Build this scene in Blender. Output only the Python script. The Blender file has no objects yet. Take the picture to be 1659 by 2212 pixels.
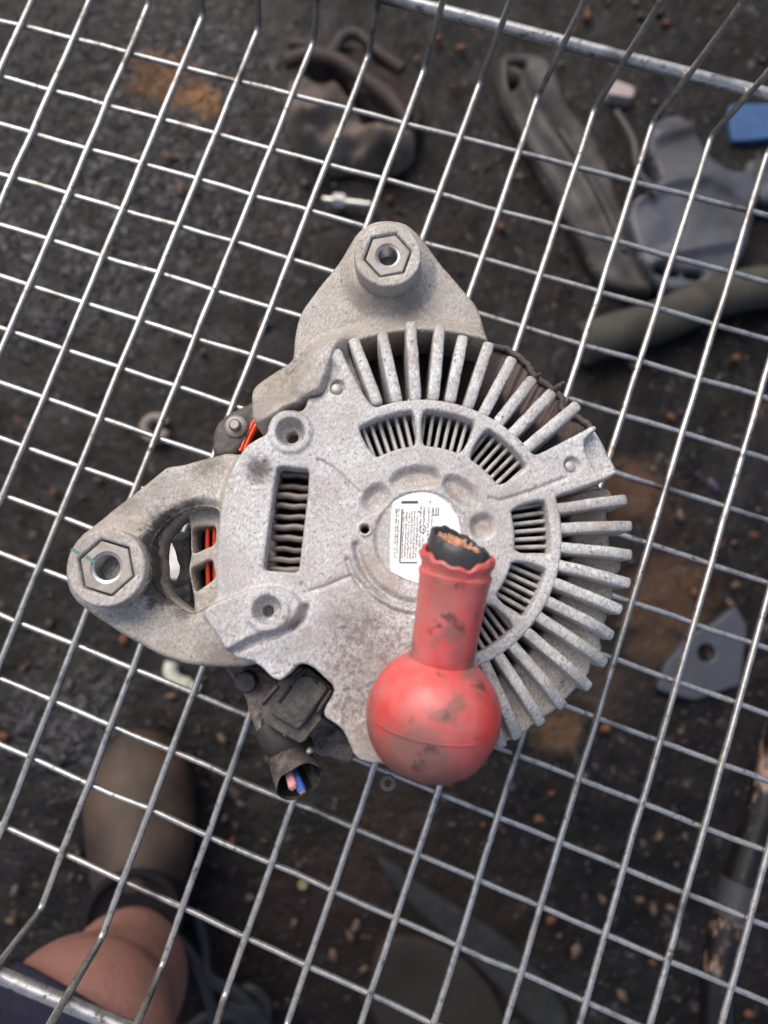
import bpy, bmesh, math, random
import numpy as np
from mathutils import Vector, Matrix
random.seed(7); rng = np.random.default_rng(7)
S = bpy.context.scene
COL = S.collection

# ------------------------------------------------------------------ camera, sky, sun, exposure
CAM = np.array([0.20489, -0.22799, 0.33748])
ROT = np.array([[0.9449097, 0.3272928, 0.0050025], [0.3249464, -0.9360749, -0.1348094], [-0.0394395, 0.1290083, -0.9908589]])
FOC, CU, CV = 1660.07, 829.5, 1106.0
cd = bpy.data.cameras.new('camera'); cam = bpy.data.objects.new('camera', cd); COL.objects.link(cam)
m = Matrix.Identity(4)
for r in range(3):
    m[r][0] = ROT[0][r]; m[r][1] = -ROT[1][r]; m[r][2] = -ROT[2][r]; m[r][3] = CAM[r]
cam.matrix_world = m
cd.sensor_fit = 'HORIZONTAL'; cd.sensor_width = 36.0; cd.lens = 36.0 * FOC / 1659.0
cd.clip_start = 0.01; cd.clip_end = 100.0
cd.dof.use_dof = True; cd.dof.focus_distance = 0.268; cd.dof.aperture_fstop = 11.0
S.camera = cam

SUN_EL, SUN_AZ = math.radians(52), math.atan2(0.62, -0.72)   # direction the light comes from
w = bpy.data.worlds.new('World'); S.world = w; w.use_nodes = True
wn = w.node_tree.nodes; bg = wn['Background']
sky = wn.new('ShaderNodeTexSky'); sky.sky_type = 'NISHITA'; sky.sun_disc = False
sky.sun_elevation = SUN_EL; sky.sun_rotation = math.pi / 2 - SUN_AZ
sky.air_density = 1.0; sky.dust_density = 5.5; sky.ozone_density = 0.5
w.node_tree.links.new(sky.outputs[0], bg.inputs[0]); bg.inputs[1].default_value = 0.118
sl = bpy.data.lights.new('sun', 'SUN'); sl.energy = 1.05; sl.angle = math.radians(40); sl.color = (1.0, 0.985, 0.965)
so = bpy.data.objects.new('sun', sl); COL.objects.link(so)
sd = Vector((math.cos(SUN_EL) * math.cos(SUN_AZ), math.cos(SUN_EL) * math.sin(SUN_AZ), math.sin(SUN_EL)))
so.rotation_euler = sd.to_track_quat('Z', 'Y').to_euler()
S.view_settings.view_transform = 'Standard'; S.view_settings.look = 'None'
S.view_settings.exposure = 0.5; S.view_settings.gamma = 1.0

# ------------------------------------------------------------------ measuring: a sight line meets a level
def P(u, v, z):
    d = ROT.T @ np.array([(u - CU) / FOC, (v - CV) / FOC, 1.0])
    t = (z - CAM[2]) / d[2]
    return CAM + d * t
def PL(pts, z): return np.array([P(u, v, z)[:2] for u, v in pts])
def ray(u, v): return ROT.T @ np.array([(u - CU) / FOC, (v - CV) / FOC, 1.0])
def V(a): return Vector([float(q) for q in a])

# ------------------------------------------------------------------ materials
MATS = {}
class NB:
    def __init__(s, name):
        s.m = bpy.data.materials.new(name); s.m.use_nodes = True; s.t = s.m.node_tree; s.b = s.t.nodes['Principled BSDF']
        s.tc = s.t.nodes.new('ShaderNodeTexCoord').outputs['Object']; MATS[name] = s.m
    def l(s, a, b): s.t.links.new(a, b)
    def noise(s, scale, detail=3, rough=.55, vec=None, dist=0):
        n = s.t.nodes.new('ShaderNodeTexNoise'); n.inputs['Scale'].default_value = scale; n.inputs['Detail'].default_value = detail
        n.inputs['Roughness'].default_value = rough; n.inputs['Distortion'].default_value = dist
        s.l(vec if vec is not None else s.tc, n.inputs['Vector']); return n.outputs['Fac']
    def stretch(s, sc, rz=0):
        n = s.t.nodes.new('ShaderNodeMapping'); n.inputs['Scale'].default_value = sc; n.inputs['Rotation'].default_value = (0, 0, rz)
        s.l(s.tc, n.inputs['Vector']); return n.outputs[0]
    def voro(s, scale, feat='F1', out='Distance'):
        n = s.t.nodes.new('ShaderNodeTexVoronoi'); n.feature = feat; n.inputs['Scale'].default_value = scale; s.l(s.tc, n.inputs['Vector']); return n.outputs[out]
    def ramp(s, fac, stops):
        n = s.t.nodes.new('ShaderNodeValToRGB'); e = n.color_ramp.elements
        while len(e) < len(stops): e.new(0.5)
        for k, (p, c) in enumerate(stops):
            e[k].position = p; e[k].color = (c, c, c, 1) if not hasattr(c, '__len__') else (*c, 1)
        s.l(fac, n.inputs[0]); return n.outputs[0]
    def mix(s, fac, a, b, mode='MIX'):
        n = s.t.nodes.new('ShaderNodeMix'); n.data_type = 'RGBA'; n.blend_type = mode
        for i, x in ((0, fac), (6, a), (7, b)):
            if isinstance(x, (int, float)): n.inputs[i].default_value = x if i == 0 else (x, x, x, 1)
            elif hasattr(x, '__len__'): n.inputs[i].default_value = (*x, 1)
            else: s.l(x, n.inputs[i])
        return n.outputs[2]
    def math(s, op, a, b=0.0, c=0.0):
        n = s.t.nodes.new('ShaderNodeMath'); n.operation = op
        for i, x in enumerate((a, b, c)):
            if isinstance(x, (int, float)): n.inputs[i].default_value = x
            else: s.l(x, n.inputs[i])
        return n.outputs[0]
    def near(s, p, r0, r1, wob=None, amt=0.0):
        """1 inside r0 of a spot on the thing, 0 outside r1; ragged by a noise"""
        n = s.t.nodes.new('ShaderNodeVectorMath'); n.operation = 'DISTANCE'; s.l(s.tc, n.inputs[0]); n.inputs[1].default_value = tuple(p)
        d = n.outputs['Value']
        if wob is not None: d = s.math('ADD', d, s.math('MULTIPLY', s.math('SUBTRACT', wob, .5), amt))
        mr = s.t.nodes.new('ShaderNodeMapRange'); mr.interpolation_type = 'SMOOTHSTEP'; s.l(d, mr.inputs[0])
        mr.inputs[1].default_value = r0; mr.inputs[2].default_value = r1; mr.inputs[3].default_value = 1; mr.inputs[4].default_value = 0
        return mr.outputs[0]
    def bump(s, h, dist, strength=1.0, prev=None):
        n = s.t.nodes.new('ShaderNodeBump'); n.inputs['Distance'].default_value = dist; n.inputs['Strength'].default_value = strength
        s.l(h, n.inputs['Height'])
        if prev is not None: s.l(prev, n.inputs['Normal'])
        return n.outputs[0]
    def fin(s, color, rough, metal=0.0, normal=None, **kw):
        for i, x in (('Base Color', color), ('Roughness', rough), ('Metallic', metal)):
            if isinstance(x, (int, float)): s.b.inputs[i].default_value = x
            elif hasattr(x, '__len__'): s.b.inputs[i].default_value = (*x, 1)
            else: s.l(x, s.b.inputs[i])
        if normal is not None: s.l(normal, s.b.inputs['Normal'])
        for k, x in kw.items(): s.b.inputs[k.replace('_', ' ')].default_value = x
        return s.m

def cast_alu(name, base, dirt, dirt_amt, spots=(), metal=0.35):
    n = NB(name)
    g1 = n.noise(1350, 4, .75, n.stretch((1.25, .55, 1), math.radians(-19))); g2 = n.noise(620, 4, .65); big = n.noise(42, 4, .6); mid = n.noise(140, 5, .7)
    c = n.mix(n.ramp(g1, [(.36, 0), (.64, 1)]), tuple(x * .60 for x in base), tuple(min(1, x * 1.34) for x in base))
    c = n.mix(n.ramp(g2, [(.28, .5), (.5, 0)]), c, tuple(x * .45 for x in base))
    pits = n.ramp(n.noise(760, 2, .5), [(.30, 1), (.37, 0)])
    c = n.mix(n.math('MULTIPLY', pits, .75), c, (.10, .085, .075))
    dm = n.ramp(n.math('ADD', n.math('MULTIPLY', big, .55), n.math('MULTIPLY', mid, .45)), [(.50 - dirt_amt * .25, 0), (.72 - dirt_amt * .2, 1)])
    c = n.mix(n.math('MULTIPLY', dm, .75), c, dirt)
    for p, r0, r1, col, k in spots:
        f_ = n.math('MULTIPLY', n.near(p, r0, r1, n.noise(420, 5, .7), r1 * 1.5), k if k <= 1 else k - 1)
        if k > 1: f_ = n.math('MULTIPLY', f_, n.ramp(n.noise(520, 5, .75), [(.46, 0), (.58, 1)]))
        c = n.mix(f_, c, col)
    b = n.bump(g2, .00022, .9); b = n.bump(g1, .00014, .8, b)
    return n.fin(c, n.ramp(g2, [(.3, .55), (.7, .8)]), metal, b)

F, EAR = 0.100, 0.086
DK = (.07, .06, .06)
pol_ = lambda deg, r: (912 + r * math.cos(math.radians(deg)), 1163 - r * math.sin(math.radians(deg)))
spotsF = [(P(800, 1400, F), .006, .020, (.16, .13, .115), 1.65), (P(790, 1540, F), .004, .016, (.16, .13, .115), 1.7), (P(740, 1480, F), .004, .014, (.15, .125, .11), 1.6), (P(860, 1640, F), .002, .010, (.12, .10, .085), 1.9), (P(700, 1080, F), .002, .012, (.25, .22, .20), 1.5), (P(1000, 1090, F), .004, .014, (.3, .27, .24), 1.5),
          (P(1150, 950, F), .002, .012, (.25, .19, .17), 1.7), (P(640, 820, F), .002, .012, (.16, .14, .13), 1.9), (P(480, 1050, F), .002, .010, (.35, .29, .24), 1.6), (P(500, 1340, F), .002, .012, (.3, .27, .24), 1.5), (P(559, 1013, F), .0015, .0062, (.055, .045, .05), .85), (P(690, 800, F), .003, .010, (.16, .145, .14), .5),
          (P(650, 865, F), .002, .008, (.17, .15, .14), .45),
          (P(*pol_(96, 133), F), .001, .0052, (.34, .27, .21), .75), (P(*pol_(80, 133), F), .001, .0045, (.34, .27, .21), .7), (P(*pol_(50, 133), F), .001, .0050, (.34, .27, .21), .75), (P(*pol_(139, 133), F), .001, .0050, (.34, .27, .21), .75), (P(*pol_(11, 130), F), .001, .0045, (.34, .27, .21), .75),
          (P(*pol_(205, 120), F), .001, .0065, (.36, .29, .23), .6), (P(*pol_(235, 125), F), .001, .0065, (.36, .29, .23), .6),
          (P(800, 1440, F), .003, .018, (.20, .18, .165), .5), (P(770, 1330, F), .002, .012, (.22, .20, .18), .4), (P(800, 1600, F), .004, .014, (.24, .19, .155), .6)]
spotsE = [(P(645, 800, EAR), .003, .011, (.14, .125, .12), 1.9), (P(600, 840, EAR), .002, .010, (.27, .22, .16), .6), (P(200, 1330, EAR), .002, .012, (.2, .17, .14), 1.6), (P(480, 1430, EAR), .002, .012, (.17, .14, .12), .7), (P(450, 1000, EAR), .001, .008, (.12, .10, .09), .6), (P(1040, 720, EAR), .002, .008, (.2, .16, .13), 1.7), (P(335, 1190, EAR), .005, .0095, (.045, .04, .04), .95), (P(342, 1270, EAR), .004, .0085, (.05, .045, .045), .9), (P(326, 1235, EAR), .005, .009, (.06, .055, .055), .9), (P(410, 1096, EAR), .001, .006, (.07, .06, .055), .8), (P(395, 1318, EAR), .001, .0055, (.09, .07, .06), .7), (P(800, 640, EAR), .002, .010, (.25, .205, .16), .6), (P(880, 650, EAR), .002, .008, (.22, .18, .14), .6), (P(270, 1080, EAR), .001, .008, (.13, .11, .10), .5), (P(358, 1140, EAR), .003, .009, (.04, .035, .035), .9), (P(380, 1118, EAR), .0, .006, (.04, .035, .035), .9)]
M_FACE = cast_alu('cast_face', (.60, .60, .60), (.36, .325, .30), .38, spotsF, .30)
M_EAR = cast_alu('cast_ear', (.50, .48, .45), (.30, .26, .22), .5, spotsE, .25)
M_FIN = cast_alu('cast_fin', (.60, .605, .605), (.28, .235, .20), .35, (), .30)
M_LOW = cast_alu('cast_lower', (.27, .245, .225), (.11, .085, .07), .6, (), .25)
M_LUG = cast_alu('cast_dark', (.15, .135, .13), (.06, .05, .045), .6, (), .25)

def wire_mat():
    n = NB('zinc_wire')
    a = n.noise(95, 4, .65); f = n.noise(300, 3, .6)
    c = n.mix(n.ramp(f, [(.3, 0), (.7, 1)]), (.42, .415, .40), (.57, .56, .545))
    c = n.mix(n.ramp(a, [(.58, 0), (.70, .75)]), c, (.25, .19, .14))
    c = n.mix(n.ramp(n.noise(200, 4, .7), [(.58, 0), (.68, .85)]), c, (.10, .07, .055))
    c = n.mix(n.ramp(n.noise(28, 3, .6), [(.58, 0), (.70, .8)]), c, (.10, .09, .085))
    return n.fin(c, n.ramp(f, [(.3, .25), (.75, .38)]), n.ramp(a, [(.55, .80), (.70, .35)]), n.bump(f, .00003, .3))
M_WIRE = wire_mat()

def steel(name, col, rough=.4, metal=.8, dirt=(.12, .10, .085), amt=.5):
    n = NB(name); f = n.noise(700, 4, .65); a = n.noise(160, 3)
    c = n.mix(n.ramp(f, [(.3, 0), (.7, 1)]), tuple(x * .75 for x in col), col)
    c = n.mix(n.math('MULTIPLY', n.ramp(a, [(.48, 0), (.68, 1)]), amt), c, dirt)
    return n.fin(c, rough, metal, n.bump(f, .00012, .7))
M_NUT = steel('nut_steel', (.42, .395, .365), .6, .25, (.24, .205, .17), .6)
M_THREAD = steel('thread_steel', (.50, .49, .48), .3, .8, (.3, .28, .25), .3)
M_SLAT = steel('slat_steel', (.50, .48, .46), .55, .3, (.10, .08, .07), .6)
M_RIB = steel('rib_brown', (.21, .175, .16), .5, .4, (.09, .065, .06), .6)
M_RIVET = steel('rivet', (.52, .50, .48), .5, .4, (.3, .27, .24), .4)
M_LAM = steel('lamination', (.085, .057, .052), .6, .2, (.035, .024, .022), .7)
M_DARK = NB('dark_hollow').fin((.012, .011, .012), .8)  # near-black, paints the dark inside holes, slots and hollows
M_RUSTBOLT = steel('rust_bolt', (.42, .20, .08), .7, .2, (.2, .08, .03), .5)
def winding():
    n = NB('copper_winding'); s = n.noise(900, 2, .5)
    return n.fin(n.mix(s, (.42, .025, .01), (.70, .07, .02)), .18, .35, n.bump(s, .0002, .4))
M_WIND = winding()
def copper():
    n = NB('bright_copper'); s = n.noise(1500, 2)
    return n.fin(n.mix(s, (.80, .42, .24), (1.0, .72, .52)), .3, .75, n.bump(s, .0002, .5))
M_COPPER = copper()
def boot_mat():
    n = NB('red_rubber'); big = n.noise(75, 5, .62, dist=.6); mid = n.noise(230, 4, .6); fine = n.noise(1200, 3)
    red = n.mix(mid, (.54, .024, .027), (.76, .075, .070))
    c = n.mix(n.ramp(fine, [(.3, .25), (.7, 0)]), red, (.38, .07, .055))
    dust = n.ramp(n.noise(48, 4, .6), [(.40, .05), (.66, .65)])
    c = n.mix(dust, c, (.52, .22, .20))
    grime = n.ramp(big, [(.55, 0), (.64, .7)])
    grime = n.math('MAXIMUM', grime, n.math('MULTIPLY', n.near(P(895, 1655, .123), .008, .019, big, .020), .85))
    grime = n.math('MAXIMUM', grime, n.math('MULTIPLY', n.near(P(935, 1290, .136), .001, .012, big, .010), .8))
    grime = n.math('MAXIMUM', grime, n.math('MULTIPLY', n.near(P(812, 1570, .116), .002, .010, big, .008), .8))
    c = n.mix(grime, c, (.19, .115, .095))
    c = n.mix(n.ramp(n.noise(120, 4, .6, dist=.3), [(.62, 0), (.70, .75)]), c, (.07, .035, .032))
    return n.fin(c, n.ramp(mid, [(.3, .38), (.7, .58)]), 0, n.bump(mid, .00035, .5), Specular_IOR_Level=.5, Subsurface_Weight=.15, Subsurface_Scale=.004, Coat_Weight=.3, Coat_Roughness=.22)
M_BOOT = boot_mat()
def rubber(name, col, rough=.5, scale=500, b=.0002):
    n = NB(name); f = n.noise(scale, 4, .65)
    return n.fin(n.mix(f, tuple(x * .55 for x in col), tuple(x * 1.35 for x in col)), n.ramp(f, [(.3, rough - .08), (.7, rough + .12)]), 0, n.bump(f, b, .7))
def dusty(name, col, dust, rough=.5):
    n = NB(name); a = n.noise(240, 5, .7); f = n.noise(900, 4, .65)
    c = n.mix(n.ramp(f, [(.3, 0), (.7, 1)]), tuple(x * .5 for x in col), tuple(x * 1.3 for x in col)); c = n.mix(n.ramp(a, [(.48, 0), (.64, .8)]), c, dust)
    return n.fin(c, n.ramp(a, [(.4, rough), (.7, .85)]), 0, n.bump(f, .00025, .8))
M_CABLE = rubber('cable_black', (.045, .045, .05), .45, 420)
M_PLUG = dusty('plug_plastic', (.050, .046, .043), (.13, .11, .095), .38)
M_TAPE = dusty('tape_brown', (.055, .045, .04), (.15, .12, .10), .7)
M_PINK = rubber('pink_wire', (.68, .30, .34), .35); M_BLUE = rubber('blue_wire', (.03, .09, .38), .35)
M_STICK = NB('sticker_white').fin((.86, .86, .86), .45)
M_INK = NB('ink').fin((.06, .055, .06), .6)
M_WHITE = NB('white_blob').fin((.93, .93, .93), .5)
M_GREEN = NB('green_paint').fin((.10, .22, .17), .6)

# ------------------------------------------------------------------ scene helpers
def thing(name, label, cat, loc, group=None):
    o = bpy.data.objects.new(name, None); COL.objects.link(o); o.location = V(loc); o.empty_display_size = .02
    o['label'] = label; o['category'] = cat
    if group: o['group'] = group
    return o
def tag(o, label=None, cat=None, group=None, kind=None):
    if label: o['label'] = label
    if cat: o['category'] = cat
    if group: o['group'] = group
    if kind: o['kind'] = kind
    return o
def wloc(p):
    return p.location.copy() if p.type == 'EMPTY' else Vector((0, 0, 0))   # mesh parts already sit in world metres
def link(name, me, mat, parent=None, smooth=True, loc=None):
    """me is in world metres; the object is moved to its own place (origin) and parented"""
    o = bpy.data.objects.new(name, me); COL.objects.link(o)
    if mat is not None and len(me.materials) == 0: me.materials.append(mat)
    if smooth: me.shade_smooth()
    if parent is not None:
        o.parent = parent; o.matrix_parent_inverse = Matrix.Translation(-wloc(parent))
    return o
def mesh(verts, faces):
    me = bpy.data.meshes.new('m'); me.from_pydata([tuple(map(float, v)) for v in verts], [], [tuple(map(int, f)) for f in faces]); me.update(); return me

def sharp(me, deg=35):
    me.shade_smooth()
    try: me.set_sharp_from_angle(angle=math.radians(deg))
    except Exception: pass
    return me

def plate(name, outline, holes, z0, z1, mat, parent, bevel=.0004, deg=35, segs=2):
    """solid plate from closed outlines (world xy), rounded edges"""
    cu = bpy.data.curves.new('c', 'CURVE'); cu.dimensions = '2D'; cu.fill_mode = 'BOTH'
    for pl in [outline] + list(holes):
        sp = cu.splines.new('POLY'); sp.points.add(len(pl) - 1); sp.use_cyclic_u = True
        sp.points.foreach_set('co', np.array([[q[0], q[1], 0, 1] for q in pl], dtype=np.float32).ravel())
    cu.extrude = max(1e-5, (z1 - z0) / 2 - bevel); cu.bevel_depth = bevel; cu.bevel_resolution = segs; cu.offset = -bevel
    ob = bpy.data.objects.new('tmp', cu); COL.objects.link(ob)
    dg = bpy.context.evaluated_depsgraph_get(); me = bpy.data.meshes.new_from_object(ob.evaluated_get(dg))
    bpy.data.objects.remove(ob); bpy.data.curves.remove(cu)
    me.transform(Matrix.Translation((0, 0, (z0 + z1) / 2))); me.materials.clear()
    return link(name, sharp(me, deg), mat, parent, smooth=False)

def circ(c, r, n=48, a0=0):
    return np.array([[c[0] + r * math.cos(a0 + 2 * math.pi * k / n), c[1] + r * math.sin(a0 + 2 * math.pi * k / n)] for k in range(n)])

def tube(name, pts, rad, mat, parent, seg=10, cap=True, flat=1.0):
    """loft of circles along a path; rad is a number or one per point"""
    pts = [V(p) for p in pts]; n = len(pts); rad = [rad] * n if not hasattr(rad, '__len__') else list(rad)
    vs, fs = [], []; up = None
    for i, p in enumerate(pts):
        t = (pts[min(i + 1, n - 1)] - pts[max(i - 1, 0)]).normalized()
        if up is None: up = t.orthogonal().normalized()
        a = (up - t * up.dot(t)).normalized(); up = a; b = t.cross(a)
        for k in range(seg):
            q = 2 * math.pi * k / seg
            vs.append(p + rad[i] * (a * math.cos(q) + b * math.sin(q) * flat))
    for i in range(n - 1):
        for k in range(seg):
            fs.append((i * seg + k, i * seg + (k + 1) % seg, (i + 1) * seg + (k + 1) % seg, (i + 1) * seg + k))
    if cap:
        fs.append(tuple(range(seg))[::-1]); fs.append(tuple((n - 1) * seg + k for k in range(seg)))
    return link(name, sharp(mesh(vs, fs), 50), mat, parent, smooth=False)

def spline(pts, n=8):
    """Catmull-Rom through points of any dimension"""
    p = np.array(pts, float); p = np.vstack([2 * p[0] - p[1], p, 2 * p[-1] - p[-2]]); out = []
    for i in range(1, len(p) - 2):
        for k in range(n):
            t = k / n
            out.append(.5 * ((2 * p[i]) + (-p[i - 1] + p[i + 1]) * t + (2 * p[i - 1] - 5 * p[i] + 4 * p[i + 1] - p[i + 2]) * t ** 2 + (-p[i - 1] + 3 * p[i] - 3 * p[i + 1] + p[i + 2]) * t ** 3))
    out.append(p[-2]); return np.array(out)
def chaikin(pts, it=2, closed=True):
    p = np.array(pts, float)
    for _ in range(it):
        q = np.roll(p, -1, 0); p = np.stack([.75 * p + .25 * q, .25 * p + .75 * q], 1).reshape(-1, p.shape[1])
    return p

def sdf_poly(poly, X, Y):
    d = np.full(X.shape, 1e9); s = np.ones(X.shape); n = len(poly)
    for i in range(n):
        a = poly[i]; b = poly[i - 1]; ex, ey = b[0] - a[0], b[1] - a[1]; wx, wy = X - a[0], Y - a[1]
        q = np.clip((wx * ex + wy * ey) / max(ex * ex + ey * ey, 1e-18), 0, 1)
        d = np.minimum(d, (wx - ex * q) ** 2 + (wy - ey * q) ** 2)
        c1 = Y >= a[1]; c2 = Y < b[1]; c3 = ex * wy > ey * wx
        s = np.where((c1 & c2 & c3) | (~c1 & ~c2 & ~c3), -s, s)
    return s * np.sqrt(d)
def sdf_line(pl, X, Y):
    d = np.full(X.shape, 1e9)
    for a, b in zip(pl[:-1], pl[1:]):
        ex, ey = b[0] - a[0], b[1] - a[1]; wx, wy = X - a[0], Y - a[1]
        q = np.clip((wx * ex + wy * ey) / (ex * ex + ey * ey), 0, 1); d = np.minimum(d, (wx - ex * q) ** 2 + (wy - ey * q) ** 2)
    return np.sqrt(d)
def sstep(x, a, b):
    t = np.clip((x - a) / (b - a), 0, 1); return t * t * (3 - 2 * t)
def vnoise(X, Y, scale, seed=0):
    x = X * scale + 1000 + seed * 17.3; y = Y * scale + 1000 + seed * 31.7
    xi = np.floor(x).astype(int); yi = np.floor(y).astype(int); fx = x - xi; fy = y - yi
    fx = fx * fx * (3 - 2 * fx); fy = fy * fy * (3 - 2 * fy)
    def h(a, b):
        q = (a * 374761393 + b * 668265263 + seed * 982451653) & 0xffffffff
        q = ((q ^ (q >> 13)) * 1274126177) & 0xffffffff
        return ((q ^ (q >> 16)) & 0xffff) / 65535.0
    return (h(xi, yi) * (1 - fx) + h(xi + 1, yi) * fx) * (1 - fy) + (h(xi, yi + 1) * (1 - fx) + h(xi + 1, yi + 1) * fx) * fy
def fbm(X, Y, scale, o=4, seed=0):
    return sum(vnoise(X, Y, scale * 2 ** k, seed + k) * .5 ** k for k in range(o)) / sum(.5 ** k for k in range(o)) - .5

def relief(name, outline, holes, hfun, cell, zbot, mat, parent, fillet=.0008, rough=.00012):
    """a casting: height over xy inside an outline, holes cut out, rounded rims and side walls"""
    lo = outline.min(0) - cell; hi = outline.max(0) + cell
    X, Y = np.meshgrid(np.arange(lo[0], hi[0], cell), np.arange(lo[1], hi[1], cell), indexing='ij')
    def sd(X, Y):
        s = sdf_poly(outline, X, Y)
        for h in holes: s = np.maximum(s, -(h(X, Y) if callable(h) else sdf_poly(h, X, Y)))
        return s
    s = sd(X, Y); gx, gy = np.gradient(s, cell); g = np.sqrt(gx ** 2 + gy ** 2) + 1e-9; gx /= g; gy /= g
    keep = s < cell * .72
    mv = keep & (s > -cell * .28)
    X = np.where(mv, X - gx * s, X); Y = np.where(mv, Y - gy * s, Y); s = np.where(mv, 0.0, s)
    Z = hfun(X, Y) + rough * fbm(X, Y, 900, 3, 5)
    d = np.clip(-s, 0, fillet); Z = Z - (fillet - np.sqrt(np.maximum(fillet ** 2 - (fillet - d) ** 2, 0)))
    idx = np.full(X.shape, -1); idx[keep] = np.arange(keep.sum())
    q = np.stack([idx[:-1, :-1], idx[1:, :-1], idx[1:, 1:], idx[:-1, 1:]], -1).reshape(-1, 4)
    full = q[(q >= 0).all(1)]; three = q[(q >= 0).sum(1) == 3]
    tri = np.array([r[r >= 0] for r in three]) if len(three) else np.zeros((0, 3), int)
    vs = np.stack([X[keep], Y[keep], Z[keep]], 1)
    E = np.concatenate([np.stack([full[:, k], full[:, (k + 1) % 4]], 1) for k in range(4)] + [np.stack([tri[:, k], tri[:, (k + 1) % 3]], 1) for k in range(3)])
    N = len(vs); key = E[:, 0].astype(np.int64) * N + E[:, 1]; rev = E[:, 1].astype(np.int64) * N + E[:, 0]
    be = E[~np.isin(key, rev)]
    bv = np.unique(be); mp = np.full(N, -1); mp[bv] = np.arange(len(bv)) + N
    low = vs[bv].copy(); low[:, 2] = zbot(low[:, 0], low[:, 1]) if callable(zbot) else zbot
    sk = np.stack([be[:, 1], be[:, 0], mp[be[:, 0]], mp[be[:, 1]]], 1)
    allv = np.concatenate([vs, low]); quads = np.concatenate([full, sk])
    me = bpy.data.meshes.new(name); me.vertices.add(len(allv)); me.vertices.foreach_set('co', allv.astype(np.float32).ravel())
    loops = np.concatenate([quads.ravel(), tri.ravel()]); me.loops.add(len(loops)); me.loops.foreach_set('vertex_index', loops.astype(np.int32))
    tot = np.concatenate([np.full(len(quads), 4), np.full(len(tri), 3)]); st = np.concatenate([[0], np.cumsum(tot)[:-1]])
    me.polygons.add(len(tot)); me.polygons.foreach_set('loop_start', st.astype(np.int32))
    me.update(calc_edges=True); me.validate()
    return link(name, me, mat, parent)

def lathe(name, axis0, axis, prof, mat, parent, seg=40, warp=None):
    """revolve (distance along axis, radius) pairs"""
    ax = V(axis).normalized(); a = ax.orthogonal().normalized(); b = ax.cross(a); o = V(axis0); vs, fs = [], []
    for i, (t, r) in enumerate(prof):
        for k in range(seg):
            q = 2 * math.pi * k / seg; tt, rr = (t, r) if warp is None else warp(i, k, t, r)
            vs.append(o + ax * tt + (a * math.cos(q) + b * math.sin(q)) * rr)
    for i in range(len(prof) - 1):
        for k in range(seg): fs.append((i * seg + k, i * seg + (k + 1) % seg, (i + 1) * seg + (k + 1) % seg, (i + 1) * seg + k))
    return link(name, sharp(mesh(vs, fs), 45), mat, parent, smooth=False)

def rock(name, pts2, z, h, mat, parent=None, cell=.004, seed=1, bumpy=.5, edge=None):
    """lump or sheet lying on the ground with an outline and an uneven top"""
    ol = chaikin(PL(pts2, z + h * .6), 2)
    fil = edge or h * .6
    return relief(name, ol, [], lambda X, Y: z + h * (1 + bumpy * fbm(X, Y, 22, 4, seed) * 2), cell, z - .01, mat, parent, fillet=fil, rough=.0006)

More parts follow.
